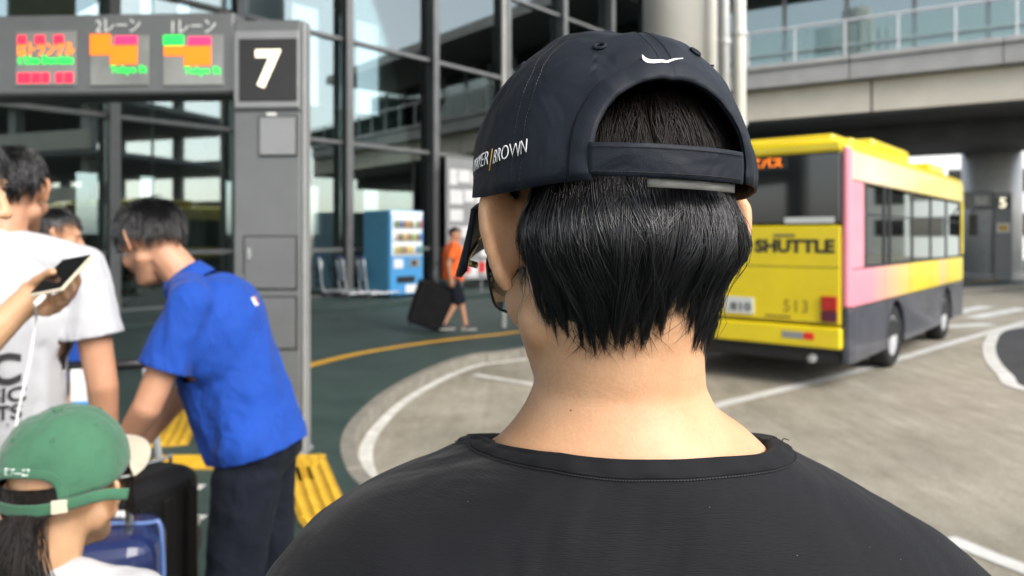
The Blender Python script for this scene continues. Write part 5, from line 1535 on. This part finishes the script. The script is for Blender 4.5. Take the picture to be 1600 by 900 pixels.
x, z = tl(8, 643); print_on(tb, 'PANTS', 0.050, x, z, 'ink_black', tshirt, 0.13, 0.0012)
x, z = tl(2, 662); print_on(tb, '· · · · · ·', 0.05, x, z, 'ink_grey', tshirt, 0.11, 0.001)

# ------------------------------------------------------------------ man in the blue polo, leaning over the luggage
bpnt = pt(395, 640, 2.25)
Jb = joints(1.80, pelvis=(0, -0.02, 0.985), chest=(0, 0.095, 1.275), neck=(0, 0.195, 1.465), head=(0, 0.305, 1.588), shl=(-0.165, 0.12, 1.415), shr=(0.19, 0.155, 1.405),
            ell=(-0.225, 0.215, 1.135), elr=(0.235, 0.25, 1.14), wrl=(-0.13, 0.37, 0.93), wrr=(0.12, 0.40, 0.93), hil=(-0.085, -0.01, 0.92), hir=(0.085, -0.01, 0.92),
            knl=(-0.12, 0.03, 0.51), knr=(0.11, -0.02, 0.51), anl=(-0.13, -0.01, 0.09), anr=(0.12, -0.06, 0.09))
blue = thing('person', 'person in royal blue polo shirt and dark trousers leaning over luggage', 'person', (bpnt.x, bpnt.y, 0), R(92))
hrb = head_rot(-28, 30)
obj('body', melt(body_shapes(Jb, hrb), 0.006, 4), 'skin_tan', blue, True)
polo, pbv = top_build('polo_shirt', Jb, 'polo_blue', blue, 0.66, 1.05, -0.02, 0.014, 0.008, 0.013, 0.075, 0.955, 5, -0.25)
nk = Jb['neck']; ndir = (Jb['head'] - nk).normalized()
ax1 = Vector((1, 0, 0)); ax2 = ndir.cross(ax1)
rows_ = []
for i in range(37):
    an = 2 * math.pi * i / 36; d = ax1 * math.cos(an) + ax2 * math.sin(an)
    rows_.append([nk - ndir * 0.028 + d * 0.083, nk + ndir * 0.004 + d * 0.074, nk + ndir * 0.026 + d * 0.067, nk + ndir * 0.022 + d * 0.060, nk - ndir * 0.02 + d * 0.058])
mb = MB(); vs = [q for r_ in rows_[:-1] for q in r_]; mb.add(vs, [(i * 5 + j, i * 5 + j + 1, ((i + 1) % 36) * 5 + j + 1, ((i + 1) % 36) * 5 + j) for i in range(36) for j in range(4)])
mb.build('collar', 'polo_blue', polo, True)
for dx, dz, w_, h_, m_ in ((0, 0, 0.034, 0.024, 'thread_white'), (0.009, 0.004, 0.013, 0.022, 'reflector_red'), (0.022, 0.012, 0.012, 0.012, 'sticker_green')):
    c = Vector((-0.03 + dx, -1, 1.405 + dz)); mb = MB(); vs = []
    for (a, b) in ((-1, -1), (1, -1), (1, 1), (-1, 1)):
        h = pbv.ray_cast(c + Vector((a * w_ / 2, 0, b * h_ / 2)), Vector((0, 1, 0)))
        vs.append((h[0] + h[1] * (0.003 + dx * 0.05)) if h[0] else c + Vector((0, 1, 0)))
    mb.add(vs, [(0, 1, 2, 3)]); mb.build('patch', m_, polo)
Jb2 = dict(Jb); Jb2['pelvis'] = Jb['pelvis'] + Vector((0, 0, -0.015)); Jb2['hil'] = Vector((-0.078, -0.01, 0.90)); Jb2['hir'] = Vector((0.078, -0.01, 0.90))
obj('trousers', melt(pant_shapes(Jb2, 1.0, 0.010), 0.009, 4, 0.012, 0.07), 'trouser_navy', blue, True)
shoe_build(Jb, blue); eyes(blue, Jb['head'], hrb)
short_hair(blue, Jb['head'], hrb, 1.02, 3200, 0.055, 'hair_black', 8, low=-0.15, lift=0.5)

# ------------------------------------------------------------------ young person in the green cap, lower left
gp = pt(92, 748, 1.17); GH = 1.207
green = thing('person', 'person in green cap with dark ponytail at the lower left corner', 'person', (gp.x, gp.y, 0), R(-2))
k_ = 0.80
Jg = joints(1.38, head=(0, 0.02, GH), neck=(0, -0.03, GH - 0.125), chest=(0, -0.035, GH - 0.285), shl=(-0.145, -0.035, GH - 0.165), shr=(0.145, -0.035, GH - 0.165),
            ell=(-0.19, -0.03, GH - 0.42), elr=(0.19, -0.03, GH - 0.42))
hrg = head_rot(2, 6); hk = 0.96; EAR_DZ[0] = -0.022
obj('body', melt(body_shapes(Jg, hrg, hk=hk), 0.005, 4), 'skin', green, True)
EAR_DZ[0] = 0.0
top_build('tshirt', Jg, 'shirt_pale', green, 0.7, 1.0, 0.0, 0.012, 0.008, 0.01, 0.07)
obj('trousers', melt(pant_shapes(Jg), 0.012, 3), 'trouser_navy', green, True)
shoe_build(Jg, green); eyes(green, Jg['head'], hrg, hk)
glasses(green, Jg['head'], hrg, hk, 'steel_pale', 'steel_pale', -0.004)
GM = Matrix.Translation(Jg['head'] + Vector((0, -0.006, 0.012))) @ Matrix.Rotation(R(9), 4, 'X')
gcap, gcs = cap_build(green, GM, 0.089, 0.103, 0.108, 'cap_green', 'cap_cream', R(32), 0.22, seed=9, brim_len=0.078, brim_tilt=0.22, brim_curve=0.03, wr=0.004, strap_z=(-0.012, 0.006), expo=2.4)
gcap['label'] = 'green cap with cream peak and rear strap'
me = text_mesh('E17—22', 0.0125, 0, 0.0002); 
for v in me.vertices: v.co = gcs(R(-3) + v.co.x / 0.095, 0.265 + v.co.y / 0.15, 0.0016)
o_ = obj('lettering', me, 'thread_white', gcap); s_ = o_.modifiers.new('t', 'SOLIDIFY'); s_.thickness = 0.0006; s_.offset = 0
# strap end hanging loose and its buckle
mb = MB(); sp_ = spline([GM @ Vector(q) for q in ((0.045, -0.094, -0.004), (0.07, -0.085, 0.000), (0.10, -0.06, -0.001), (0.125, -0.04, -0.010))], 6)
mb.tube(sp_, 0.009, 8, flat=(1, 0.16)); mb.build('strap_end', 'cap_green', gcap, True)
mb = MB(); mb.box(GM @ Vector((0.052, -0.093, -0.003)), (0.022, 0.006, 0.02), Matrix.Rotation(R(28), 3, 'Z')); mb.build('buckle', 'cap_cream', gcap, bevel=0.002)
# hair: sides and ponytail
rg = random.Random(11); SG = []
H0 = Jg['head']
for k in range(1500):
    ph = R(rg.uniform(-88, 88)); z0 = 0.02; z1 = rg.uniform(-0.06, -0.035) if abs(ph) < R(70) else rg.uniform(-0.05, -0.02)
    P = []
    for i in range(6):
        s = i / 5; q = ph * (1 - 0.75 * s ** 1.2)
        r = lerp(0.089, 0.092, s) + rg.gauss(0, 0.0008)
        P.append(H0 + Vector((r * 0.88 * math.sin(q), -0.010 - r * 1.06 * math.cos(q), lerp(z0, z1 * 0.5, s) )))
    SG.append((P, 0.0009))
for c in range(70):
    cx, cy = rg.gauss(0, 0.014), rg.gauss(0, 0.012); tx, ty = rg.gauss(0.0, 0.045), rg.gauss(0, 0.022); L = rg.uniform(0.20, 0.34)
    for k in range(34):
        ox, oy = rg.gauss(0, 0.004), rg.gauss(0, 0.004); P = []; ww = rg.uniform(0.5, 1.3)
        for i in range(10):
            s = i / 9
            P.append(H0 + Vector((cx * 0.4 + tx * s ** 0.8 * ww + ox * (1 + s) + 0.01 * math.sin(s * 4 + cx * 200), -0.096 + cy * 0.4 - 0.050 * math.sin(min(1, s * 2.2) * math.pi / 2) + 0.02 * s + ty * s * ww + oy, -0.014 + 0.01 * s - L * s ** 1.25)))
        SG.append((P, 0.0009 * rg.uniform(0.6, 1.1)))
for sgn in (-1, 1):
    for k in range(60):       # loose strands before the ears
        x0 = sgn * 0.072; P = []
        wv = rg.gauss(0, 0.004)
        for i in range(8):
            s = i / 7; P.append(H0 + Vector((x0 - sgn * 0.002 * s + wv * s, 0.045 + rg.gauss(0, 0.0004) + 0.01 * math.sin(2 * s) + wv, 0.03 - 0.14 * s * rg.uniform(0.95, 1.0))))
        SG.append((P, 0.0005))
obj('hair', strand_mesh('hair', SG), 'hair_brown', green)

# ------------------------------------------------------------------ person at the left edge holding a phone
hp = Vector((-1.20, 1.36, 0))
ph_p = thing('person', 'person at the very left edge, one bare arm reaching out with a phone', 'person', hp, R(-90))
def L2(px, py, D):                           # photograph place -> this person's own space
    q = pt(px, py, D) - hp; return Vector((-q.y, q.x, q.z))
Wr = L2(22, 489, 1.40)
Jp = joints(1.78, shr=(0.17, 0.0, 1.42), elr=(0.16, 0.11, 1.27), wrr=Wr, neck=(0, 0, 1.53), shl=(-0.185, 0, 1.46), head=(0.0, 0.155, 1.70))
Jp['elr'] = L2(-70, 575, 1.36)
hrp = head_rot(10, 10)
S = [s for s in body_shapes(Jp, hrp, False)]
S += hand_shapes(Jp['wrl'], Jp['wrl'] - Jp['ell'], Vector((1, 0.2, 0)), -1, 0.5)
S += [cap(L2(22, 489, 1.40), L2(52, 462, 1.415), 0.027, 0.027), cap(L2(45, 470, 1.415), L2(72, 474, 1.43), 0.024, 0.017), cap(L2(50, 455, 1.415), L2(66, 462, 1.425), 0.022, 0.016)]
for pts, r in (([(80, 472, 1.44), (112, 462, 1.445), (122, 440, 1.425), (117, 424, 1.395)], 0.0088), ([(74, 480, 1.435), (102, 474, 1.44), (112, 452, 1.415), (104, 438, 1.385)], 0.009),
               ([(66, 485, 1.43), (90, 484, 1.43), (101, 464, 1.41), (94, 450, 1.38)], 0.0086), ([(58, 487, 1.42), (76, 490, 1.42), (87, 476, 1.405), (85, 464, 1.385)], 0.0076),
               ([(44, 462, 1.41), (54, 440, 1.40), (74, 428, 1.385), (82, 425, 1.375)], 0.0105)):
    Q = [L2(*p) for p in pts]
    for i in range(len(Q) - 1): S.append(cap(Q[i], Q[i + 1], r * (1 - 0.05 * i), r * (1 - 0.07 * (i + 1)), 8))
obj('body', melt(S, 0.004, 3), 'skin', ph_p, True)
Jt = dict(Jp)
top_build('tshirt', Jt, 'shirt_grey', ph_p, 0.5, 1.0, 0.0, 0.012, 0.01, 0.01, 0.08)
obj('trousers', melt(pant_shapes(Jp), 0.012, 3), 'trouser_navy', ph_p, True)
shoe_build(Jp, ph_p); eyes(ph_p, Jp['head'], hrp)
short_hair(ph_p, Jp['head'], hrp, 1.0, 2200, 0.05, 'hair_black', 21)
# the phone, its case and cable
c0 = pt(98, 430, 1.385)
rr = (c0 - Vector((0, 0, CAM_H))).normalized(); uu = rr.cross(Vector((0, 0, 1))).normalized(); vv = uu.cross(rr)
la = (uu * 0.40 + vv * 0.49 + rr * 0.775).normalized(); sa = uu * 0.80 + vv * 0.13 - rr * 0.58; sa = (sa - la * sa.dot(la)).normalized(); na = sa.cross(la)
if na.dot(rr) > 0: na = -na
PM = Matrix((sa, la, na)).transposed()
phone = thing('phone', 'black screened smartphone in a pale case held in the outstretched hand', 'phone', c0)
mb = MB(); mb.box((0, 0, 0), (0.062, 0.130, 0.0075), PM); mb.build('case', 'cap_cream', phone, bevel=0.004, seg=3)
mb = MB(); mb.box(na * 0.0045, (0.057, 0.125, 0.0008), PM); mb.build('screen', mat('screen_black', (0.006, 0.006, 0.007), 0.12, 0.5), phone)
cab = spline([c0 - la * 0.078, c0 - la * 0.10 + Vector((0, 0, -0.004)), pt(56, 500, 1.36), pt(47, 560, 1.36), pt(36, 610, 1.35), pt(26, 660, 1.35), pt(18, 760, 1.33), pt(0, 860, 1.33)], 8)
cb = thing('charging_cable', 'white charging cable hanging down from the phone', 'cable', cab[0])
mb = MB(); mb.tube([p - cab[0] for p in cab], 0.0022, 8); mb.build('cord', 'white_plastic', cb, True)
mb = MB(); mb.box(-la * 0.009, (0.011, 0.026, 0.007), PM); mb.build('plug', 'white_plastic', cb, bevel=0.002)

# ------------------------------------------------------------------ person hidden behind the white T-shirt
q = pt(72, 360, 3.3)
Jq = joints(1.74, head=(0, 0.04, 1.61))
bh = thing('person', 'person with dark hair and blue collar mostly hidden behind white T-shirt', 'person', (q.x, q.y, 0), R(-60))
hq = head_rot(0, 10)
obj('body', melt(body_shapes(Jq, hq), 0.009, 3), 'skin_tan', bh, True)
top_build('polo_shirt', Jq, 'polo_blue', bh, 0.66, voxel=0.012)
obj('trousers', melt(pant_shapes(Jq), 0.014, 3), 'trouser_navy', bh, True)
shoe_build(Jq, bh); short_hair(bh, Jq['head'], hq, 1.0, 1500, 0.045, 'hair_black', 31)

# ------------------------------------------------------------------ man in orange walking with the suitcase
op_ = at(722, 518)
Jo = joints(1.80, knl=(-0.10, 0.14, 0.52), anl=(-0.10, 0.22, 0.10), knr=(0.1, 0.05, 0.52), anr=(0.1, -0.17, 0.14), ell=(-0.25, -0.06, 1.16), wrl=(-0.24, 0.05, 0.93), elr=(0.25, -0.10, 1.15), wrr=(0.22, -0.06, 0.90))
om = thing('person', 'person in bright orange T-shirt and dark shorts walking past vending machine', 'person', (op_.x - 0.15, op_.y, 0), R(-80))
ho = head_rot(-15, 5)
obj('body', melt(body_shapes(Jo, ho), 0.008, 3), 'skin_tan', om, True)
top_build('tshirt', Jo, 'shirt_orange', om, 0.7, 1.25, -0.03, 0.02, 0.012, 0.015, 0.09, 0.87)
obj('shorts', melt(pant_shapes(Jo, 0.05, 0.02), 0.012, 4, 0.01, 0.09), 'trouser_navy', om, True)
shoe_build(Jo, om); eyes(om, Jo['head'], ho)
short_hair(om, Jo['head'], ho, 1.0, 1200, 0.035, 'hair_black', 41)

# ------------------------------------------------------------------ person sitting low by the glass, far left
q = at(196, 488)
Js = joints(1.72, pelvis=(0, 0, 0.14), chest=(0, 0.06, 0.46), neck=(0, 0.08, 0.64), head=(0, 0.12, 0.79), shl=(-0.18, 0.06, 0.59), shr=(0.18, 0.06, 0.59), ell=(-0.22, 0.2, 0.38), elr=(0.22, 0.2, 0.38), wrl=(-0.1, 0.38, 0.44), wrr=(0.1, 0.38, 0.44),
            hil=(-0.09, 0.04, 0.13), hir=(0.09, 0.04, 0.13), knl=(-0.16, 0.40, 0.46), knr=(0.16, 0.40, 0.46), anl=(-0.12, 0.52, 0.09), anr=(0.12, 0.52, 0.09))
sp_p = thing('person', 'person in white top and black trousers sitting on the floor by the glass', 'person', (q.x, q.y + 0.2, 0.0), R(195))
hs_ = head_rot(0, 20)
obj('body', melt(body_shapes(Js, hs_), 0.009, 3), 'skin_tan', sp_p, True)
obj('tshirt', melt(top_shapes(Js, 0.7), 0.012, 4, 0.01, 0.09), 'shirt_pale', sp_p, True)
obj('trousers', melt(pant_shapes(Js), 0.012, 4), 'trouser_navy', sp_p, True)
shoe_build(Js, sp_p); short_hair(sp_p, Js['head'], hs_, 1.0, 900, 0.045, 'hair_black', 51)
